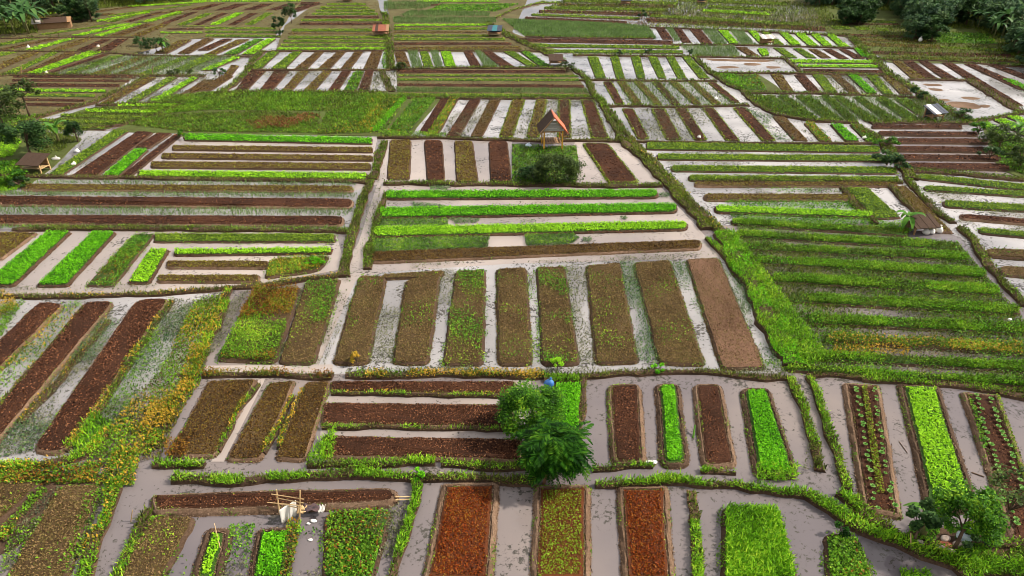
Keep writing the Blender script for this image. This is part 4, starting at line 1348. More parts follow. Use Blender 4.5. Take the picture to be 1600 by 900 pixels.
   ([600, 3, 690, 4, 660, 14, 600, 15], [('rice', 1.4, None)]), ([1062, 72, 1147, 72, 1157, 88, 1086, 88], [('rice', 1.7, None)]), ([598, 80, 614, 80, 617, 107, 596, 107], [('deep', .8, None)]),
   ([637, 80, 652, 80, 660, 105, 644, 105], [('rice', 2, None)]), ([672, 80, 684, 80, 692, 105, 680, 105], [('rice', 2.2, None)]), ([742, 80, 750, 80, 780, 105, 757, 105], [('rice', 2.4, None)]),
   ([1040, 44, 1050, 44, 1064, 64, 1054, 64], [('rice', 2, None)]), ([1097, 46, 1118, 47, 1138, 70, 1117, 70], [('rice', 2, None)]), ([1140, 48, 1160, 48, 1180, 70, 1158, 70], [('rice', 2, None)]),
   ([965, 128, 1100, 128, 1150, 162, 980, 163], [('rice', .6, None)]), ([1170, 150, 1400, 151, 1430, 188, 1250, 187], [('rice', 1.0, None)])]),
 ('flooded_weeds', 'drab weeds dotting the flooded rows beyond the stilt hut', 'weeds', [
   ([715, 156, 940, 156, 965, 214, 690, 212], [('drab', .7, (.5, 0))]), ([980, 170, 1180, 168, 1290, 219, 1000, 218], [('drab', .6, (.5, .05))]),
   ([1160, 168, 1210, 182, 1245, 219, 1215, 219], [('aqua', .9, (.5, -.1))]), ([380, 112, 600, 110, 590, 142, 365, 142], [('drab', .6, (.5, .05))]), ([585, 112, 625, 110, 622, 142, 580, 142], [('drab', 1.0, (.5, -.2))]), ([170, 88, 395, 88, 380, 118, 80, 116], [('drab', .6, (.4, 0))]),
   ([180, 120, 345, 119, 320, 158, 165, 162], [('drab', .7, (.5, 0))]), ([1190, 116, 1420, 118, 1420, 146, 1215, 143], [('drab', .7, (.4, 0))]),
   ([80, 210, 200, 204, 280, 210, 200, 276, 80, 276], [('drab', .4, (.5, .1))]), ([170, 88, 380, 88, 300, 117, 80, 116], [('rice', .8, None), ('drab', .4, (.4, 0))]),
   ([1095, 92, 1225, 93, 1240, 104, 1110, 104], [('drab', .3, (.4, .2))]), ([590, 150, 640, 150, 600, 208, 560, 208], [('weed', .5, None)])]),
 ('field_grass', 'short grass and stubble between the farthest striped beds', 'grass', [
   ([-100, 60, 230, 20, 330, 5, 440, 5, 430, 58, 290, 60, 180, 82, -100, 116], [('straw', .3, None)]),
   ([440, 78, 470, 25, 510, 3, 590, 3, 608, 79], [('straw', .25, None)]), ([613, 80, 610, 38, 770, 36, 860, 80], [('straw', .25, None)]),
   ([820, 30, 880, 0, 1060, -4, 1280, 4, 1330, 50, 1020, 40, 960, 38], [('darkgrass', .4, (.15, 0)), ('straw', .4, (.15, 0)), ('mid', .2, (.15, .1))]),
   ([1290, 40, 1440, 40, 1620, 70, 1650, 98, 1390, 94, 1330, 58], [('straw', .3, None), ('darkgrass', .3, (.15, 0))]),
   ([620, 108, 885, 108, 920, 150, 620, 150], [('straw', .3, None)]), ([1540, 200, 1600, 218, 1640, 290, 1585, 268, 1562, 255], [('deep', .9, None), ('darkgrass', .6, None)]),
   ([-40, 118, 215, 118, 130, 168, -40, 190], [('straw', .3, None)]), ([50, 200, 150, 168, 280, 160, 160, 203], [('darkgrass', .6, None)])]),
]
for name, lab, cat, polys in WEEDS:
    parts = []
    for fl, lks in polys:
        for lk, cv, pt in lks:
            parts.append(scatter(ground_poly(fl, 0.05), lk, 0.03, cv, pt))
    stuff(name, parts, lab, cat)

# ------------------------------------------------------------------ trees, shrubs, banana plants
def crown_quads(centre, rad, n, L, clumps, tilt=(-30, 60), asp=0.5, fill=0.5):
    cs = []
    while len(cs) < clumps:
        p = rng.normal(size=3); p /= np.linalg.norm(p)
        if p[2] < -0.55: continue
        cs.append(p * (0.55 + 0.45 * rng.random()))
    cs = np.array(cs)
    k = rng.integers(0, clumps, n)
    sp = rng.normal(size=(n, 3)); sp /= np.linalg.norm(sp, axis=1)[:, None]
    sp *= (rng.random(n) ** 0.4)[:, None] * (0.22 + 0.16 * rng.random(clumps))[k][:, None]
    p = (cs[k] + sp) * np.array(rad) + np.array(centre)
    return leaf_quads(p[:, :2], p[:, 2], L, asp, tilt), cs * np.array(rad) + np.array(centre)
def frond_crown(c, rad, n, seed):
    """feathery crown: many drooping sprays, each a row of paired leaflets"""
    r = np.random.default_rng(seed)
    out, tips = [], []
    for k in range(n):
        a = r.random() * 6.28
        el = math.radians(r.uniform(-48, 75))
        d = np.array([math.cos(a) * math.cos(el), math.sin(a) * math.cos(el), math.sin(el)])
        b = np.array(c) + d * np.array(rad) * r.uniform(0.15, 0.75)
        L = r.uniform(0.5, 0.95)
        h = np.array([math.cos(a + r.normal() * .5), math.sin(a + r.normal() * .5), 0])
        s = np.array([-h[1], h[0], 0])
        up, dr = r.uniform(0.1, 0.7), r.uniform(0.5, 1.1)
        m = 15
        for i in range(m):
            t = (i + 0.5) / m
            p = b + h * L * t + np.array([0, 0, L * (up * t - dr * t * t)])
            w = 0.20 * math.sin(math.pi * (0.12 + 0.8 * t)) + 0.05
            for sg in (-1, 1):
                e = p + s * sg * w + h * w * 0.55 + np.array([0, 0, -0.05 + r.normal() * .03])
                q = h * 0.034
                out.append([p - q, (p + e) / 2 - q * 1.2, e, (p + e) / 2 + q * 1.2])
        if k % 12 == 0: tips.append(b)
    return np.array(out), np.array(tips)
def trunk_mesh(name, h, r, tips, mat, lean=(0, 0)):
    b = MB()
    top = Vector((lean[0], lean[1], h))
    b.tube([(0, 0, -0.15), (lean[0] * 0.35 + 0.03, lean[1] * 0.3, h * 0.4), tuple(top)], [r * 1.25, r, r * 0.7], 7)
    for t in tips:
        t = Vector(t)
        m = top.lerp(t, 0.5) + Vector((0, 0, 0.12 * (t - top).length))
        b.tube([tuple(top.lerp(Vector((0, 0, 0)), 0.12)), tuple(m), tuple(t)], [r * 0.55, r * 0.36, r * 0.12], 5)
    return py_mesh(name, b.v, b.f, mat, None, True)
def tree(name, cat, xy, label, height, rad, n, L, mat, clumps=22, bark='bark', tr=0.07, tilt=(-30, 60), asp=0.5, low=0.45, group=None, lean=(0, 0), fronds=0):
    """xy: photo position of the foot"""
    x, y = at(*xy)
    o = empty(name, (x, y, 0))
    tag(o, label, cat, group)
    c = (lean[0], lean[1], height - rad[2])
    q, cs = crown_quads(c, rad, n, L, clumps, tilt, asp)
    if fronds: q, cs = frond_crown(c, rad, fronds, 3)
    tips = cs[rng.permutation(len(cs))[:9]]
    link('trunk', trunk_mesh('trunk', height * low, tr, tips, M[bark], lean), o)
    link('crown', quads_mesh('crown', q, M[mat]), o)
    return o
tree('round_tree', 'tree', (830, 680), 'round dense leafy tree at the end of dark soil beds', 2.6, (1.5, 1.25, 1.15), 16000, 0.115, 'crown_a', 90, tr=0.07, low=0.5)
tree('feathery_tree', 'tree', (848, 757), 'feathery deep green tree leaning over the front canal', 3.0, (1.25, 1.1, 1.2), 7000, 0.22, 'crown_c', 40, 'redbark', 0.06, (-40, 35), 0.28, low=0.5, fronds=460, lean=(0.45, 0.35))
tree('leafy_tree', 'tree', (1488, 862), 'leafy bright green tree beside the cabbage beds', 3.1, (1.12, 1.05, 1.05), 9000, 0.115, 'crown_a', 46, low=0.45)
tree('bare_tree', 'tree', (1522, 855), 'leaning sparse tree with dark bare limbs', 3.4, (1.1, 1.0, 0.9), 900, 0.15, 'crown_d', 20, tr=0.05, low=0.55, lean=(1.1, 0.4))
tree('small_tree', 'tree', (1424, 852), 'small bushy tree on the path near ditch', 2.3, (0.62, 0.6, 0.7), 1500, 0.16, 'crown_b', 14, tr=0.05, low=0.4)
tree('shrub', 'shrub', (868, 286), 'spreading dark shrub in front of the stilt hut', 2.4, (2.2, 1.6, 1.15), 5200, 0.2, 'crown_d', 44, tr=0.06, low=0.25)
tree('shrub', 'shrub', (833, 280), 'low ragged shrub left of the spreading dark shrub', 1.2, (1.5, 1.3, 0.6), 1200, 0.24, 'crown_b', 20, tr=0.05, low=0.25)
tree('dark_tree', 'tree', (50, 248), 'dense dark round tree behind the low thatched hut', 3.7, (2.1, 1.9, 1.5), 4600, 0.24, 'crown_b', 40, low=0.35, tr=0.12)
tree('cypress_like_tree', 'tree', (122, 222), 'upright dark small tree right of the banana plants', 2.6, (0.8, 0.8, 1.1), 1200, 0.24, 'crown_b', 16, low=0.4)
tree('slim_tree', 'tree', (47, 184), 'slim tree with bare trunk and round crown at left', 4.0, (1.7, 1.5, 1.0), 1600, 0.3, 'crown_d', 20, low=0.65, tr=0.1)
tree('broad_tree', 'tree', (8, 205), 'broad dark tree cut by the left edge', 4.6, (2.8, 2.2, 1.8), 2600, 0.32, 'crown_d', 34, low=0.4, tr=0.14)
tree('bush', 'shrub', (10, 285), 'bright leafy bush at left edge below dark tree', 1.6, (1.7, 1.3, 0.8), 1800, 0.24, 'crown_a', 20, low=0.3)
tree('bush', 'shrub', (30, 292), 'little bush on the corner of the cross bank', 1.0, (0.9, 0.8, 0.5), 600, 0.22, 'crown_b', 10, low=0.3)
tree('bush', 'shrub', (287, 217), 'small upright bush at corner of bright green bed', 1.1, (0.5, 0.5, 0.5), 260, 0.24, 'crown_a', 8, low=0.3)
tree('dark_tree', 'tree', (456, 37), 'dark oval tree, right one of far pair', 3.6, (1.4, 1.3, 1.4), 900, 0.36, 'crown_b', 18, low=0.35)
tree('dark_tree', 'tree', (437, 50), 'dark low tree, left one of far pair', 2.6, (1.1, 1.0, 1.0), 700, 0.36, 'crown_b', 14, low=0.35)
tree('bush', 'shrub', (437, 57), 'tiny dark bush at foot of far tree pair', 1.1, (0.8, 0.8, 0.5), 260, 0.32, 'crown_b', 8, low=0.3)
tree('bush', 'shrub', (452, 15), 'tiny bush behind the far tree pair', 1.3, (0.7, 0.7, 0.6), 200, 0.36, 'crown_b', 8, low=0.3)
tree('bush', 'shrub', (245, 82), 'dark clump of shrubs between far left striped plots', 2.3, (2.2, 1.4, 1.1), 1200, 0.32, 'crown_b', 22, low=0.3)
tree('bush', 'shrub', (220, 72), 'smaller round bush left of far shrub clump', 1.5, (1.0, 1.0, 0.7), 500, 0.32, 'crown_b', 10, low=0.3)
tree('bush', 'shrub', (343, 118), 'small dark bush on bank beside flooded plots', 1.0, (0.9, 0.8, 0.5), 300, 0.3, 'crown_b', 9, low=0.3)
for x, w in ((268, 'leftmost'), (278, 'middle'), (297, 'rightmost')):
    tree('bush', 'shrub', (x, 118), '%s of three dark tufts on the far left bank' % w, 0.9, (0.5, 0.5, 0.4), 160, 0.3, 'crown_d', 6, low=0.3, group='tufts on the far left bank')
tree('bush', 'shrub', (627, 110), 'spiky olive bush beside the far middle path', 1.3, (0.8, 0.8, 0.6), 300, 0.32, 'crown_d', 9, low=0.3)
tree('bush', 'shrub', (1003, 30), 'round bush on the bank of far green field', 1.7, (0.8, 0.8, 0.8), 300, 0.4, 'crown_b', 9, low=0.3)
for x, hgt, w in ((968, 0.9, 'lowest'), (1012, 1.4, 'tallest'), (1077, 1.1, 'roundest')):
    tree('bush', 'shrub', (x, 88), '%s of three dark bushes on bank behind pond' % w, hgt, (0.45, 0.45, hgt * 0.4), 160, 0.3, 'crown_b', 6, low=0.3, group='bushes on bank behind pond')
tree('bush', 'shrub', (885, 112), 'low bush beside the dark far shelter', 1.3, (1.2, 1.0, 0.6), 360, 0.3, 'crown_d', 10, low=0.3)
tree('bush', 'shrub', (1430, 152), 'dark bush, left of pair near flooded pond', 1.2, (0.8, 0.8, 0.6), 260, 0.3, 'crown_b', 8, low=0.3)
tree('bush', 'shrub', (1440, 157), 'dark bush, right of pair near flooded pond', 1.0, (0.6, 0.6, 0.5), 200, 0.3, 'crown_b', 7, low=0.3)
tree('bush', 'shrub', (1502, 186), 'low bush at lower corner of flooded pond', 1.2, (1.3, 1.0, 0.6), 360, 0.3, 'crown_b', 9, low=0.3)
tree('bush', 'shrub', (1385, 258), 'large bush at end of green rows', 1.4, (1.2, 1.1, 0.7), 600, 0.28, 'crown_b', 12, low=0.3)
tree('bush', 'shrub', (1404, 265), 'smaller bush right of large bush by green rows', 1.1, (0.8, 0.8, 0.55), 360, 0.28, 'crown_b', 9, low=0.3)
tree('bush', 'shrub', (1385, 232), 'yellow-green bush on bank of the reddish block', 1.1, (1.2, 1.0, 0.5), 400, 0.28, 'crown_a', 9, low=0.3)
tree('bush', 'shrub', (1528, 210), 'bright bush at far corner of the reddish block', 1.2, (1.1, 1.0, 0.6), 380, 0.28, 'crown_a', 9, low=0.3)
tree('dark_tree', 'tree', (1560, 232), 'spreading dark tree beside the reddish block', 2.2, (2.0, 1.5, 1.0), 1500, 0.26, 'crown_d', 22, low=0.3)
tree('dark_tree', 'tree', (1592, 262), 'dark tree at right edge below lime beds', 2.2, (1.3, 1.2, 1.0), 1000, 0.26, 'crown_d', 16, low=0.3)
tree('bush', 'shrub', (1545, 250), 'low dark bush at end of reddish soil strips', 1.2, (1.0, 0.9, 0.6), 360, 0.28, 'crown_b', 9, low=0.3)
tree('bush', 'shrub', (870, 576), 'pale yellow-green bush standing before the straw beds', 0.8, (0.35, 0.35, 0.35), 260, 0.14, 'lime', 7, low=0.3, tr=0.03)
tree('bush', 'shrub', (1027, 582), 'bright green tuft on bank below straw beds', 0.5, (0.42, 0.35, 0.24), 220, 0.14, 'bright', 7, low=0.3, tr=0.03)
tree('bush', 'shrub', (558, 570), 'yellow bush beside the leftmost straw bed', 0.8, (0.35, 0.35, 0.36), 260, 0.14, 'gold', 7, low=0.3, tr=0.03)
tree('bush', 'shrub', (655, 750), 'rounded bright bush at corner of front canal bank', 0.6, (0.3, 0.3, 0.26), 240, 0.12, 'bright', 7, low=0.3, tr=0.03)
tree('bush', 'shrub', (1313, 838), 'pale green leafy bush topping the weedy front plot', 0.7, (0.36, 0.36, 0.3), 320, 0.11, 'crown_c', 8, low=0.3, tr=0.03)
tree('bush', 'shrub', (492, 418), 'bright green clump in corner by middle canal', 0.6, (0.75, 0.6, 0.3), 420, 0.16, 'bright', 8, low=0.3, tr=0.03)
tree('bush', 'shrub', (1520, 852), 'dark leafy bush under the leaning sparse tree', 0.8, (0.8, 0.6, 0.4), 800, 0.15, 'crown_b', 10, low=0.3, tr=0.03)

def banana_leaf(L, W, up, droop):
    v, f = [], []
    n = 7
    for i in range(n):
        t = i / (n - 1)
        x = L * t * (1 - 0.18 * droop * t)
        z = L * (up * t - droop * t * t)
        w = W * (0.12 + 0.88 * math.sin(math.pi * min(1, t * 0.93 + 0.05)) ** 0.7) * 0.5
        v += [(x, -w, z + 0.12 * w), (x, 0, z - 0.10 * w), (x, w, z + 0.12 * w)]
    for i in range(n - 1):
        for j in range(2): f.append((i*3 + j, i*3 + j + 1, (i+1)*3 + j + 1, (i+1)*3 + j))
    return v, f
def banana_data(h, L, W, n, seed):
    r = random.Random(seed)
    b = MB()
    b.tube([(0, 0, -0.1), (0.03, 0.02, h * 0.5), (0.05, 0, h)], [0.14, 0.11, 0.06], 8)
    stem = py_mesh('stem', b.v, b.f, M['stem'], None, True)
    leaves = []
    for k in range(n):
        v, f = banana_leaf(L * r.uniform(0.8, 1.15), W, r.uniform(0.5, 1.3), r.uniform(0.6, 1.1))
        leaves.append((v, f, 2 * math.pi * (k + r.uniform(-.25, .25)) / n))
    return stem, leaves, h
def banana(xy, label, h, L, W, n, seed, group=None):
    x, y = at(*xy)
    o = empty('banana_plant', (x, y, 0))
    tag(o, label, 'banana plant', group)
    stem, leaves, hh = banana_data(h, L, W, n, seed)
    link('stem', stem, o)
    for v, f, a in leaves:
        c = link('leaf', py_mesh('leaf', v, f, M['banana'], None, True), o)
        c.location = (0.05, 0, hh - 0.12)
        c.rotation_euler = (0, 0, a)
    return o
banana((75, 232), 'tall banana plant with fanned leaves behind dark round tree', 2.0, 1.7, 0.5, 9, 1)
banana((92, 222), 'second banana plant right of the tall fanned one', 1.6, 1.5, 0.45, 8, 2)
banana((1412, 360), 'dark banana plant left of the ragged shelter', 1.2, 1.2, 0.4, 8, 3)
banana((1440, 838), 'young banana plant beside the small bushy tree', 1.3, 1.1, 0.3, 5, 4)
banana((255, 82), 'banana plant in far shrub clump at left', 1.6, 1.5, 0.45, 8, 5)
banana((1585, 220), 'banana plant at right edge near lime beds', 1.5, 1.4, 0.4, 8, 6)

# the woods at the far corners: few kinds, many trees, each its own object
WOODT = []
for k, (nm, hh, rd, mt, lab) in enumerate((
        ('wood_tree', 5.0, (2.4, 2.2, 1.9), 'crown_e', 'dark broadleaf tree in the wood'),
        ('wood_tree', 4.0, (2.0, 1.9, 1.5), 'crown_b', 'low blackish tree in the wood'),
        ('wood_tree', 5.8, (1.8, 1.8, 2.4), 'crown_e', 'tall oval tree in the wood'))):
    o = empty(nm, (0, -60, 0))
    q, cs = crown_quads((0, 0, hh - rd[2]), rd, 1300, 0.46, 26)
    q2, _ = crown_quads((0, 0, 0.9), (rd[0] * 0.9, rd[1] * 0.9, 0.9), 420, 0.46, 14)
    q = np.concatenate([q, q2])
    link('trunk', trunk_mesh('trunk', hh * 0.45, 0.13, cs[:6], M['bark']), o)
    link('crown', quads_mesh('crown', q, M[mt]), o)
    tag(o, lab, 'tree', 'trees of the far woods')
    WOODT.append(o)
for k in range(2):
    o = empty('banana_plant', (0, -60, 0))
    stem, leaves, hh = banana_data(3.0, 2.5, 0.7, 10, 40 + k)
    link('stem', stem, o)
    b = MB()
    for v, f, a in leaves:
        b.add([(x * math.cos(a) - y * math.sin(a), x * math.sin(a) + y * math.cos(a), z + hh - 0.12) for x, y, z in v], f)
    link('fronds', py_mesh('fronds', b.v, b.f, M['farbanana'], None, True), o)
    tag(o, 'banana plant with arching fronds in the wood', 'banana plant', 'banana plants of the far woods')
    WOODT.append(o)
def wood(flat, n, side, seed, mix):
    r = random.Random(seed)
    P = np.array([(flat[i], flat[i + 1]) for i in range(0, len(flat), 2)], dtype=float)
    lo, hi = P.min(0), P.max(0)
    done, placed, guard = 0, [], 0
    while done < n and guard < 6000:
        guard += 1
        x, y = r.uniform(lo[0], hi[0]), r.uniform(lo[1], hi[1])
        if not inside(P, np.array([x]), np.array([y]))[0]: continue
        gx, gy = at(x, y)
        if any((gx - a) ** 2 + (gy - b) ** 2 < 1.35 ** 2 for a, b in placed): continue
        placed.append((gx, gy))
        k = r.choice(mix)
        o = copy_tree(WOODT[k])
        o.location = (gx, gy, 0)
        o.rotation_euler = (0, 0, r.uniform(0, 6.28))
        s = r.uniform(0.75, 1.2)
        o.scale = (s, s, s * r.uniform(0.9, 1.1))
        o['label'] = WOODT[k]['label'] + ' at far ' + side
        o['group'] = WOODT[k]['group'] + ' at ' + side
        done += 1
wood([1280, 6, 1400, 14, 1435, 44, 1520, 42, 1555, 66, 1600, 104, 1680, 130, 1680, 0, 1600, -14, 1280, -14], 250, 'right', 5, [0, 0, 1, 2, 3, 4, 3, 4])
wood([-60, 48, 20, 50, 60, 44, 62, 24, 110, 18, 150, 12, 330, -1, 330, -12, -60, -14], 74, 'left', 6, [0, 1, 2, 3, 4, 3, 4])
wood([1265, 2, 1400, 6, 1440, 30, 1420, 40, 1390, 14, 1270, 10], 22, 'right', 12, [0, 2, 0, 3])
wood([-40, 16, 60, 14, 150, 4, 240, -4, 240, -10, -40, -10], 40, 'left', 13, [0, 1, 2, 0])
wood([1305, 40, 1360, 40, 1362, 33, 1305, 32], 7, 'right', 8, [1])
wood([1425, 66, 1455, 68, 1462, 52, 1430, 50], 6, 'right', 9, [0, 1])
wood([16, 58, 58, 56, 60, 44, 20, 46], 6, 'left', 10, [3, 4])
wood([112, 38, 146, 38, 150, 24, 118, 24], 7, 'left', 11, [0, 2, 1])
for o in WOODT:
    for ch in list(o.children): bpy.data.objects.remove(ch)
    bpy.data.objects.remove(o)
sw = [scatter(ground_poly(f, 0.05), 'darkgrass', 0.05, 1.6) for f in ([1280, 14, 1400, 18, 1440, 45, 1520, 45, 1560, 70, 1600, 105, 1760, 140, 1740, -20, 1280, -20], [-80, 56, 60, 52, 62, 26, 150, 14, 330, 0, 330, -30, -120, -20])]
stuff('undergrowth', sw, 'dark undergrowth beneath the far woods', 'undergrowth')

# ------------------------------------------------------------------ huts and shelters
def stilt_hut(xy, rz):
    x, y = at(*xy)
    o = empty('stilt_hut', (x, y, 0), rz)
    tag(o, 'small open stilt hut with red-edged gable roof and orange posts', 'hut')
    W, D, H = 1.75, 2.0, 1.85
    for sx in (-1, 1):
        for sy in (-1, 1):
            b = MB(); b.box((sx * W/2, sy * D/2, H/2), (0.13, 0.13, H)); b.build('post', M['orangewood'], o)
    for sy in (-1, 1):
        b = MB(); b.box((0, sy * (D/2 - 0.003), H - 0.05), (W + 0.5, 0.10, 0.12)); b.build('beam', M['plank'], o)
    for i in range(7):
        b = MB(); b.box((-W/2 + 0.14 + i * (W - 0.28) / 6, 0, 0.62), (0.19, D - 0.2, 0.05)); b.build('plank', M['plank'], o)
    for sx in (-1, 1):
        b = MB(); b.box((sx * (W/2 + 0.09), 0, 0.95), (0.04, D, 0.16)); b.build('rail', M['plank'], o)
    hw, rise, yo = 1.32, 1.42, D/2 + 0.42
    ridge, eave = H + rise, H - 0.12
    for sx, nm, mt in ((-1, 'roof_slope', 'thatch'), (1, 'roof_slope', 'redtile')):
        b = MB()
        n = 7
        for k in range(n):
            t0, t1 = k / n, (k + 1) / n
            xa, xb = sx * hw * t0, sx * hw * (t1 + 0.03)
            za, zb = ridge - (ridge - eave) * t0 + 0.02, ridge - (ridge - eave) * (t1 + 0.03) + 0.05
            b.slab([(xa, -yo, za), (xb, -yo, zb), (xb, yo, zb), (xa, yo, za)], 0.06)
        rs = b.build(nm, M[mt], o)
        rs['label'] = 'dark brown roof slope' if sx < 0 else 'orange red roof slope'  # left slope is dark brown, right slope orange red
    for sx in (-1, 1):                                   # painted barge boards on the near gable
        b = MB(); b.slab([(0, -yo - 0.02, ridge + 0.10), (sx * (hw + .06), -yo - 0.02, eave + 0.06), (sx * (hw + .06), -yo - 0.16, eave + 0.06), (0, -yo - 0.16, ridge + 0.10)], 0.09)
        b.build('barge_board', M['redtile' if sx > 0 else 'plank'], o)
    for k in range(4):
        z = H + 0.12 + k * 0.26
        wd = 2 * hw * (1 - (z + 0.13 - eave) / (ridge - eave))
        b = MB(); b.box((0, -D/2 - 0.02, z), (max(0.2, wd), 0.03, 0.24)); b.build('gable_board', M['graywood'], o)
    return o
stilt_hut((862, 229), math.radians(4))
def lean_hut(name, xy, rz, label, w, d, h, roof, body, posts='plank', pitch=0.35, walls=True, n=6):
    """small field shelter: posts, bench of planks, sloped roof of overlapping strips"""
    x, y = at(*xy)
    o = empty(name, (x, y, 0), rz)
    tag(o, label, 'shelter')
    for sx in (-1, 1):
        for sy in (-1, 1):
            hh = h if sy > 0 else h - pitch
            b = MB(); b.box((sx * w/2, sy * d/2, hh/2), (0.1, 0.1, hh)); b.build('post', M[posts], o)
    for k in range(n):
        b = MB()
        x0 = -w/2 - 0.2 + (w + 0.4) * k / n; x1 = x0 + (w + 0.4) / n + 0.03
        dz = 0.02 * (k % 2)
        b.slab([(x0, -d/2 - 0.35, h - pitch - 0.06 + dz), (x1, -d/2 - 0.35, h - pitch - 0.06 + dz), (x1, d/2 + 0.3, h + 0.12 + dz), (x0, d/2 + 0.3, h + 0.12 + dz)], 0.05)
        b.build('roof_strip', M[roof if isinstance(roof, str) else roof[k % len(roof)]], o)
    for k in range(4):
        b = MB(); b.box((0, -d/2 + 0.15 + k * (d - 0.3) / 3, 0.45), (w + 0.1, (d - 0.3) / 3 - 0.03, 0.05)); b.build('bench_plank', M[posts], o)
    if walls:
        for k in range(4):
            b = MB(); b.box((0, d/2 + 0.05, 0.25 + k * (h - 0.3) / 4), (w + 0.1, 0.03, (h - 0.3) / 4 - 0.02)); b.build('wall_board', M[body], o)
    return o
lean_hut('thatched_hut', (58, 268), math.radians(-8), 'low thatched hut with tan bench beside dark round tree', 1.8, 1.1, 1.3, 'thatch', 'plank', 'bamboo')
lean_hut('ragged_shelter', (1437, 362), math.radians(8), 'ragged dark-roofed shelter beside narrow ditch at right', 1.5, 0.8, 0.95, 'thatch', 'plank', pitch=0.25)
lean_hut('tarp_shelter', (1457, 187), math.radians(20), 'dark tarp shelter with white sheet roof below flooded pond', 1.6, 1.0, 1.35, ['tarp', 'white', 'white', 'tarp', 'tarp', 'tarp'], 'tarp', pitch=0.4)
lean_hut('red_roofed_hut', (596, 56), math.radians(4), 'far small hut with rust red roof beside middle path', 2.3, 1.6, 1.5, ['rusttile', 'thatch', 'rusttile', 'rusttile', 'rusttile', 'plank'], 'plank', pitch=0.5)
lean_hut('teal_roofed_shelter', (773, 56), math.radians(-4), 'far dark shelter with teal roof edge', 2.0, 1.5, 1.4, ['tarp', 'tarp', 'teal', 'teal', 'tarp', 'tarp'], 'tarp', pitch=0.35)
lean_hut('white_roofed_shelter', (1197, 70), math.radians(5), 'far shelter with flat white roof in striped row', 1.8, 0.9, 1.3, ['graywood', 'white', 'graywood'], 'plank', pitch=0.15)
lean_hut('dark_shelter', (868, 102), math.radians(0), 'dark far shelter with pale box at end of diagonal bank', 1.6, 1.3, 1.2, 'thatch', 'plank', pitch=0.3)
lean_hut('blue_shelter', (977, 8), math.radians(0), 'tiny dark shelter at top edge, left of white one', 1.8, 1.4, 1.4, 'tarp', 'plank', pitch=0.3)
lean_hut('white_shelter', (1096, 6), math.radians(0), 'tiny white-topped shelter at top edge right of dark one', 1.6, 1.3, 1.4, 'white', 'tarp', pitch=0.2)
lean_hut('orange_shelter', (542, 3), math.radians(0), 'tiny orange and dark shelter at top edge', 1.8, 1.3, 1.4, ['tarp', 'tarp', 'redtile', 'orangewood'], 'plank', pitch=0.2)
def farm_shed(xy, rz):
    x, y = at(*xy)
    o = empty('farm_shed', (x, y, 0), rz)
    tag(o, 'long low farm shed among banana plants at top left', 'shed')
    w, d, h = 6.0, 2.4, 1.2
    b = MB(); b.box((0, 0, h/2), (w - 0.4, d - 0.4, h)); b.build('wall', M['plank'], o)
    for k in range(9):
        x0 = -w/2 + w * k / 9; x1 = x0 + w / 9 + 0.05; dz = 0.025 * (k % 2)
        for sy in (-1, 1):
            b = MB(); b.slab([(x0, 0, h + .6 + dz), (x1, 0, h + .6 + dz), (x1, sy * (d/2 + .3), h - 0.1 + dz), (x0, sy * (d/2 + .3), h - 0.1 + dz)], 0.05)
            b.build('roof_sheet', M['graywood' if k in (0, 1) else 'thatch' if k < 8 else 'plank'], o)
    return o
farm_shed((85, 44), math.radians(24))

# ------------------------------------------------------------------ small things
def lump(name, xy, label, cat, r, mat, group=None, seed=0, z=0.0, neck=False):
    """a soft sack or a stone: squashed uneven ball, with a tied neck for sacks"""
    rr = random.Random(seed)
    x, y = at(*xy)
    v, f = [], []
    nu, nv = 10, 6
    ph = [rr.uniform(0, 6.28) for _ in range(4)]
    for j in range(nv + 1):
        t = math.pi * j / nv
        for i in range(nu):
            a = 2 * math.pi * i / nu
            k = 1 + 0.14 * math.sin(2 * a + ph[0] + t) + 0.10 * math.sin(3 * a + ph[1]) * math.sin(2 * t + ph[2]) + rr.uniform(-.05, .05)
            zz = -math.cos(t) * r[2] * (1 + 0.1 * math.sin(a + ph[3])) + r[2] * 0.85
            v.append((math.sin(t) * math.cos(a) * r[0] * k, math.sin(t) * math.sin(a) * r[1] * k, zz))
    for j in range(nv):
        for i in range(nu): f.append((j*nu + i, j*nu + (i+1) % nu, (j+1)*nu + (i+1) % nu, (j+1)*nu + i))
    o = link(name, py_mesh(name, v, f, M[mat], None, True), None, (x, y, z))
    tag(o, label, cat, group)
    if neck:
        b = MB(); b.tube([(0, 0, r[2] * 1.75), (0.03, 0.01, r[2] * 1.95), (0.08, 0.03, r[2] * 2.25)], [r[0] * .16, r[0] * .12, r[0] * .3], 7)
        b.build('tied_neck', M[mat], o, True)
    return o
lump('sack', (858, 608), 'tied blue sack at the corner of bright green bed', 'sack', (0.26, 0.24, 0.26), 'bluebag', seed=1, z=0.12, neck=True)
lump('sack', (1504, 846), 'pale blue plastic sack under the leafy bright tree', 'sack', (0.32, 0.26, 0.30), 'palebag', seed=2, z=0.08, neck=True)
for i, (x, y, lab) in enumerate(((1435, 853, 'pale stone nearest the small bushy tree'), (1467, 861, 'large pale stone by the red earth heap'), (1479, 866, 'pale stone in front of red earth heap'),
                                 (1493, 855, 'white stone between red earth and blue sack'), (1475, 846, 'small pink stone behind red earth heap'), (1512, 842, 'flat tan stone beside pale blue sack'), (1503, 855, 'small white stone below pale blue sack'))):
    lump('stone', (x, y), lab, 'stone', (0.16 + 0.05 * (i % 3), 0.14, 0.12), 'stone', 'stones under the leafy tree', 20 + i, 0.07)
lump('earth_heap', (1478, 855), 'small heap of red earth under the leafy tree', 'earth heap', (0.42, 0.28, 0.08), 'redearth', seed=4, z=0.02)
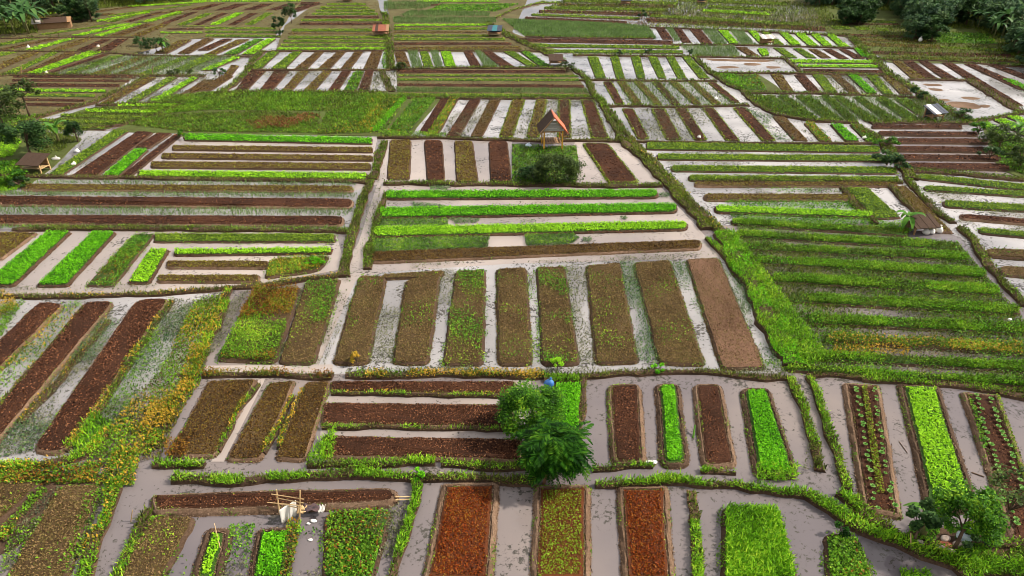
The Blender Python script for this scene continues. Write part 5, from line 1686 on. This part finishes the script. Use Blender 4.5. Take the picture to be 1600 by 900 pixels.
lump('plastic_bag', (1022, 724), 'crumpled white plastic bag between two beds in pond', 'plastic bag', (0.17, 0.10, 0.07), 'white', seed=5, z=0.0)
lump('plastic_bag', (1013, 722), 'thin strip of white plastic left of crumpled bag', 'plastic bag', (0.2, 0.06, 0.04), 'white', seed=6)
lump('plastic_bag', (490, 815), 'crumpled white plastic floating right of the cloth', 'plastic bag', (0.15, 0.08, 0.05), 'white', seed=7)
lump('plastic_bag', (482, 819), 'white plastic scrap left of floating plastic', 'plastic bag', (0.09, 0.05, 0.04), 'white', seed=8)
lump('plastic_bag', (485, 844), 'white plastic scrap lying below the floating plastic', 'plastic bag', (0.12, 0.05, 0.03), 'white', seed=9)
lump('sack', (1455, 365), 'white sack in front of ragged shelter', 'sack', (0.26, 0.22, 0.2), 'white', seed=10, neck=True)
lump('sack', (1466, 363), 'white sack right of ragged shelter', 'sack', (0.28, 0.26, 0.26), 'white', seed=11, neck=True)
lump('sack', (1446, 366), 'greyish sack at left foot of ragged shelter', 'sack', (0.26, 0.26, 0.22), 'cloth', seed=12, neck=True)
lump('sack', (897, 275), 'pale sack beside the spreading dark shrub', 'sack', (0.36, 0.3, 0.26), 'cloth', seed=13, neck=True)
lump('sack', (826, 230), 'grey sack left of stilt hut', 'sack', (0.32, 0.28, 0.2), 'palebag', seed=14, neck=True)
lump('sack', (88, 250), 'pale sack right of low thatched hut', 'sack', (0.36, 0.24, 0.16), 'cloth', seed=15, neck=True)
lump('sack', (121, 238), 'white sack behind low thatched hut', 'sack', (0.26, 0.2, 0.16), 'white', seed=16, neck=True)
lump('sack', (116, 259), 'tiny white sack on bed edge near thatched hut', 'sack', (0.24, 0.2, 0.18), 'white', seed=17, neck=True)
lump('sack', (45, 76), 'white sack standing in far left stripes', 'sack', (0.26, 0.24, 0.26), 'white', seed=18, neck=True)
lump('sack', (154, 74), 'pale sack on bank between far left stripes', 'sack', (0.22, 0.2, 0.2), 'cloth', seed=19, neck=True)
lump('sack', (1437, 66), 'white sack below trees at edge of dry field', 'sack', (0.3, 0.28, 0.4), 'white', seed=20, neck=True)
lump('sack', (73, 115), 'pale sack on cross bank at far left', 'sack', (0.22, 0.2, 0.18), 'cloth', seed=21, neck=True)
lump('sack', (866, 101), 'pale box-like sack under the dark far shelter', 'sack', (0.35, 0.3, 0.3), 'cloth', seed=22, z=0.475, neck=True)
lump('sack', (1350, 217), 'white sack on cross bank by bright green strip', 'sack', (0.24, 0.2, 0.14), 'white', seed=23, neck=True)
lump('sack', (1118, 158), 'white sack at end of flooded striped bed', 'sack', (0.22, 0.2, 0.14), 'white', seed=24, z=0.2, neck=True)
lump('sack', (1092, 217), 'white sack at foot of grassy rimmed bed', 'sack', (0.2, 0.18, 0.13), 'white', seed=25, z=0.1, neck=True)
lump('stone', (1575, 505), 'white stone among weeds at right edge', 'stone', (0.12, 0.10, 0.08), 'white', None, 26, 0.2)

# bamboo rack with hanging cloth
def rack():
    x, y = at(452, 800)
    o = empty('bamboo_rack', (x, y, 0))
    tag(o, 'rickety bamboo rack holding a white cloth over brown bed', 'rack')
    def L(px, py, z):
        g = at(px, py, z); return (g[0] - x, g[1] - y, z)
    p1, p1t = L(437, 803, 0.0), L(432, 765, 1.15)
    p2, p2t = L(468, 814, 0.0), L(469, 766, 1.45)
    for a, t in ((p1, p1t), (p2, p2t)):
        b = MB(); b.tube([a, t], [0.035, 0.028], 7); b.build('post', M['bamboo'], o)
    for (ax, ay, az), (bx, by, bz) in (((424, 772, .95), (475, 780, 1.1)), ((432, 778, .85), (474, 786, .95)), ((418, 785, .7), (470, 790, .85)), ((436, 787, .7), (476, 796, .7))):
        b = MB(); b.tube([L(ax, ay, az), L(bx, by, bz)], 0.02, 6); b.build('crossbar', M['bamboo'], o)
    v, f = [], []
    nu, nv = 13, 9
    A, B = Vector(L(436, 796, .76)), Vector(L(463, 780, .76))
    for j in range(nv):
        t = j / (nv - 1)
        for i in range(nu):
            s = i / (nu - 1)
            p = A.lerp(B, s)
            p = p.lerp(A.lerp(B, 0.5), 0.14 * t)
            v.append((p.x + x, p.y - 0.03 - 0.05 * math.sin(s * 14 + t * 2) * (0.3 + t) - 0.08 * t + y, p.z - t * (0.70 + 0.10 * math.sin(math.pi * s))))
    for j in range(nv - 1):
        for i in range(nu - 1): f.append((j*nu + i, j*nu + i + 1, (j+1)*nu + i + 1, (j+1)*nu + i))
    me = py_mesh('hanging_cloth', v, f, M['cloth'], None, True)
    c = link('hanging_cloth', me)
    md = c.modifiers.new('thick', 'SOLIDIFY'); md.thickness = 0.006
    tag(c, 'white cloth hanging from the bamboo rack', 'cloth')
rack()
def rag(xy, label, mat, w, seed):
    x, y = at(*xy, .3)
    rr = random.Random(seed)
    v, f = [], []
    for j in range(6):
        for i in range(8):
            v.append((w * (i / 7 - .5), 0.35 * (j / 5 - .5), 0.06 + 0.07 * math.sin(i * 1.7 + seed) * math.cos(j * 1.3) + rr.uniform(0, .04)))
    for j in range(5):
        for i in range(7): f.append((j*8 + i, j*8 + i + 1, (j+1)*8 + i + 1, (j+1)*8 + i))
    o = link('rag', py_mesh('rag', v, f, M[mat], None, True), None, (x, y, 0.26))
    md = o.modifiers.new('thick', 'SOLIDIFY'); md.thickness = 0.012
    tag(o, label, 'rag')
rag((487, 794), 'dark crumpled rag on the bed right of bamboo rack', 'darkcloth', 0.7, 1)
rag((503, 796), 'pale crumpled rag at right end of dark rag', 'cloth', 0.22, 2)
rag((472, 797), 'tan crumpled rag at foot of the bamboo rack', 'bamboo', 0.35, 3)
def pole(name, a, b, label, r=0.025, mat='bamboo', cat='pole', group=None):
    """a, b: (photo x, y, height)"""
    A = at(a[0], a[1], a[2]); B = at(b[0], b[1], b[2])
    o = MB(); va = Vector((*A, a[2])); vb = Vector((*B, b[2]))
    d = (vb - va).normalized(); n = max(2, int((vb - va).length / 0.3))
    pts, rad = [], []
    for i in range(n + 1):
        p = va.lerp(vb, i / n); pts.append(tuple(p)); rad.append(r * (1 - 0.25 * i / n))
    o.tube(pts, rad, 7)
    for i in range(1, n):
        p = va.lerp(vb, i / n); o.tube([tuple(p - d * 0.012), tuple(p + d * 0.012)], r * 1.12 * (1 - 0.25 * i / n), 7)
    ob = o.build(name, M[mat])
    return tag(ob, label, cat, group)
pole('bamboo_pole', (618, 776, .28), (645, 776, .22), 'upper bamboo pole bridging gap right of brown bed', .03)
pole('bamboo_pole', (618, 781, .28), (644, 780, .22), 'lower bamboo pole bridging gap right of brown bed', .03)
pole('stake', (204, 818, -.1), (207, 797, .6), 'thin pale stake standing in the canal at left', .02, cat='stake')
pole('stake', (344, 856, .2), (335, 818, .4), 'thin stake lying across narrow lime green bed', .018, cat='stake')
pole('stake', (1423, 862, 0), (1423, 833, .8), 'short upright stake beside ditch below small bushy tree', .03, cat='stake')
pole('reed_bundle', (1083, 684, 0), (1086, 664, .35), 'short reed bundle sticking out of pond between two beds', .05, 'banana', 'reeds')
pole('branch', (1405, 690, .02), (1418, 708, .02), 'bent branch floating between cabbage and lime beds', .02, 'bark', 'branch')
pole('branch', (1518, 738, .02), (1538, 745, .03), 'dark branch lying in pond beside right cabbage bed', .03, 'bark', 'branch')
pole('stake', (33, 117, 0), (33, 104, .9), 'dark red stake on cross bank at far left', .08, 'redbark', 'stake')
pole('stake', (238, 116, 0), (239, 102, .9), 'dark stake with rag in far left plots', .07, 'bark', 'stake')
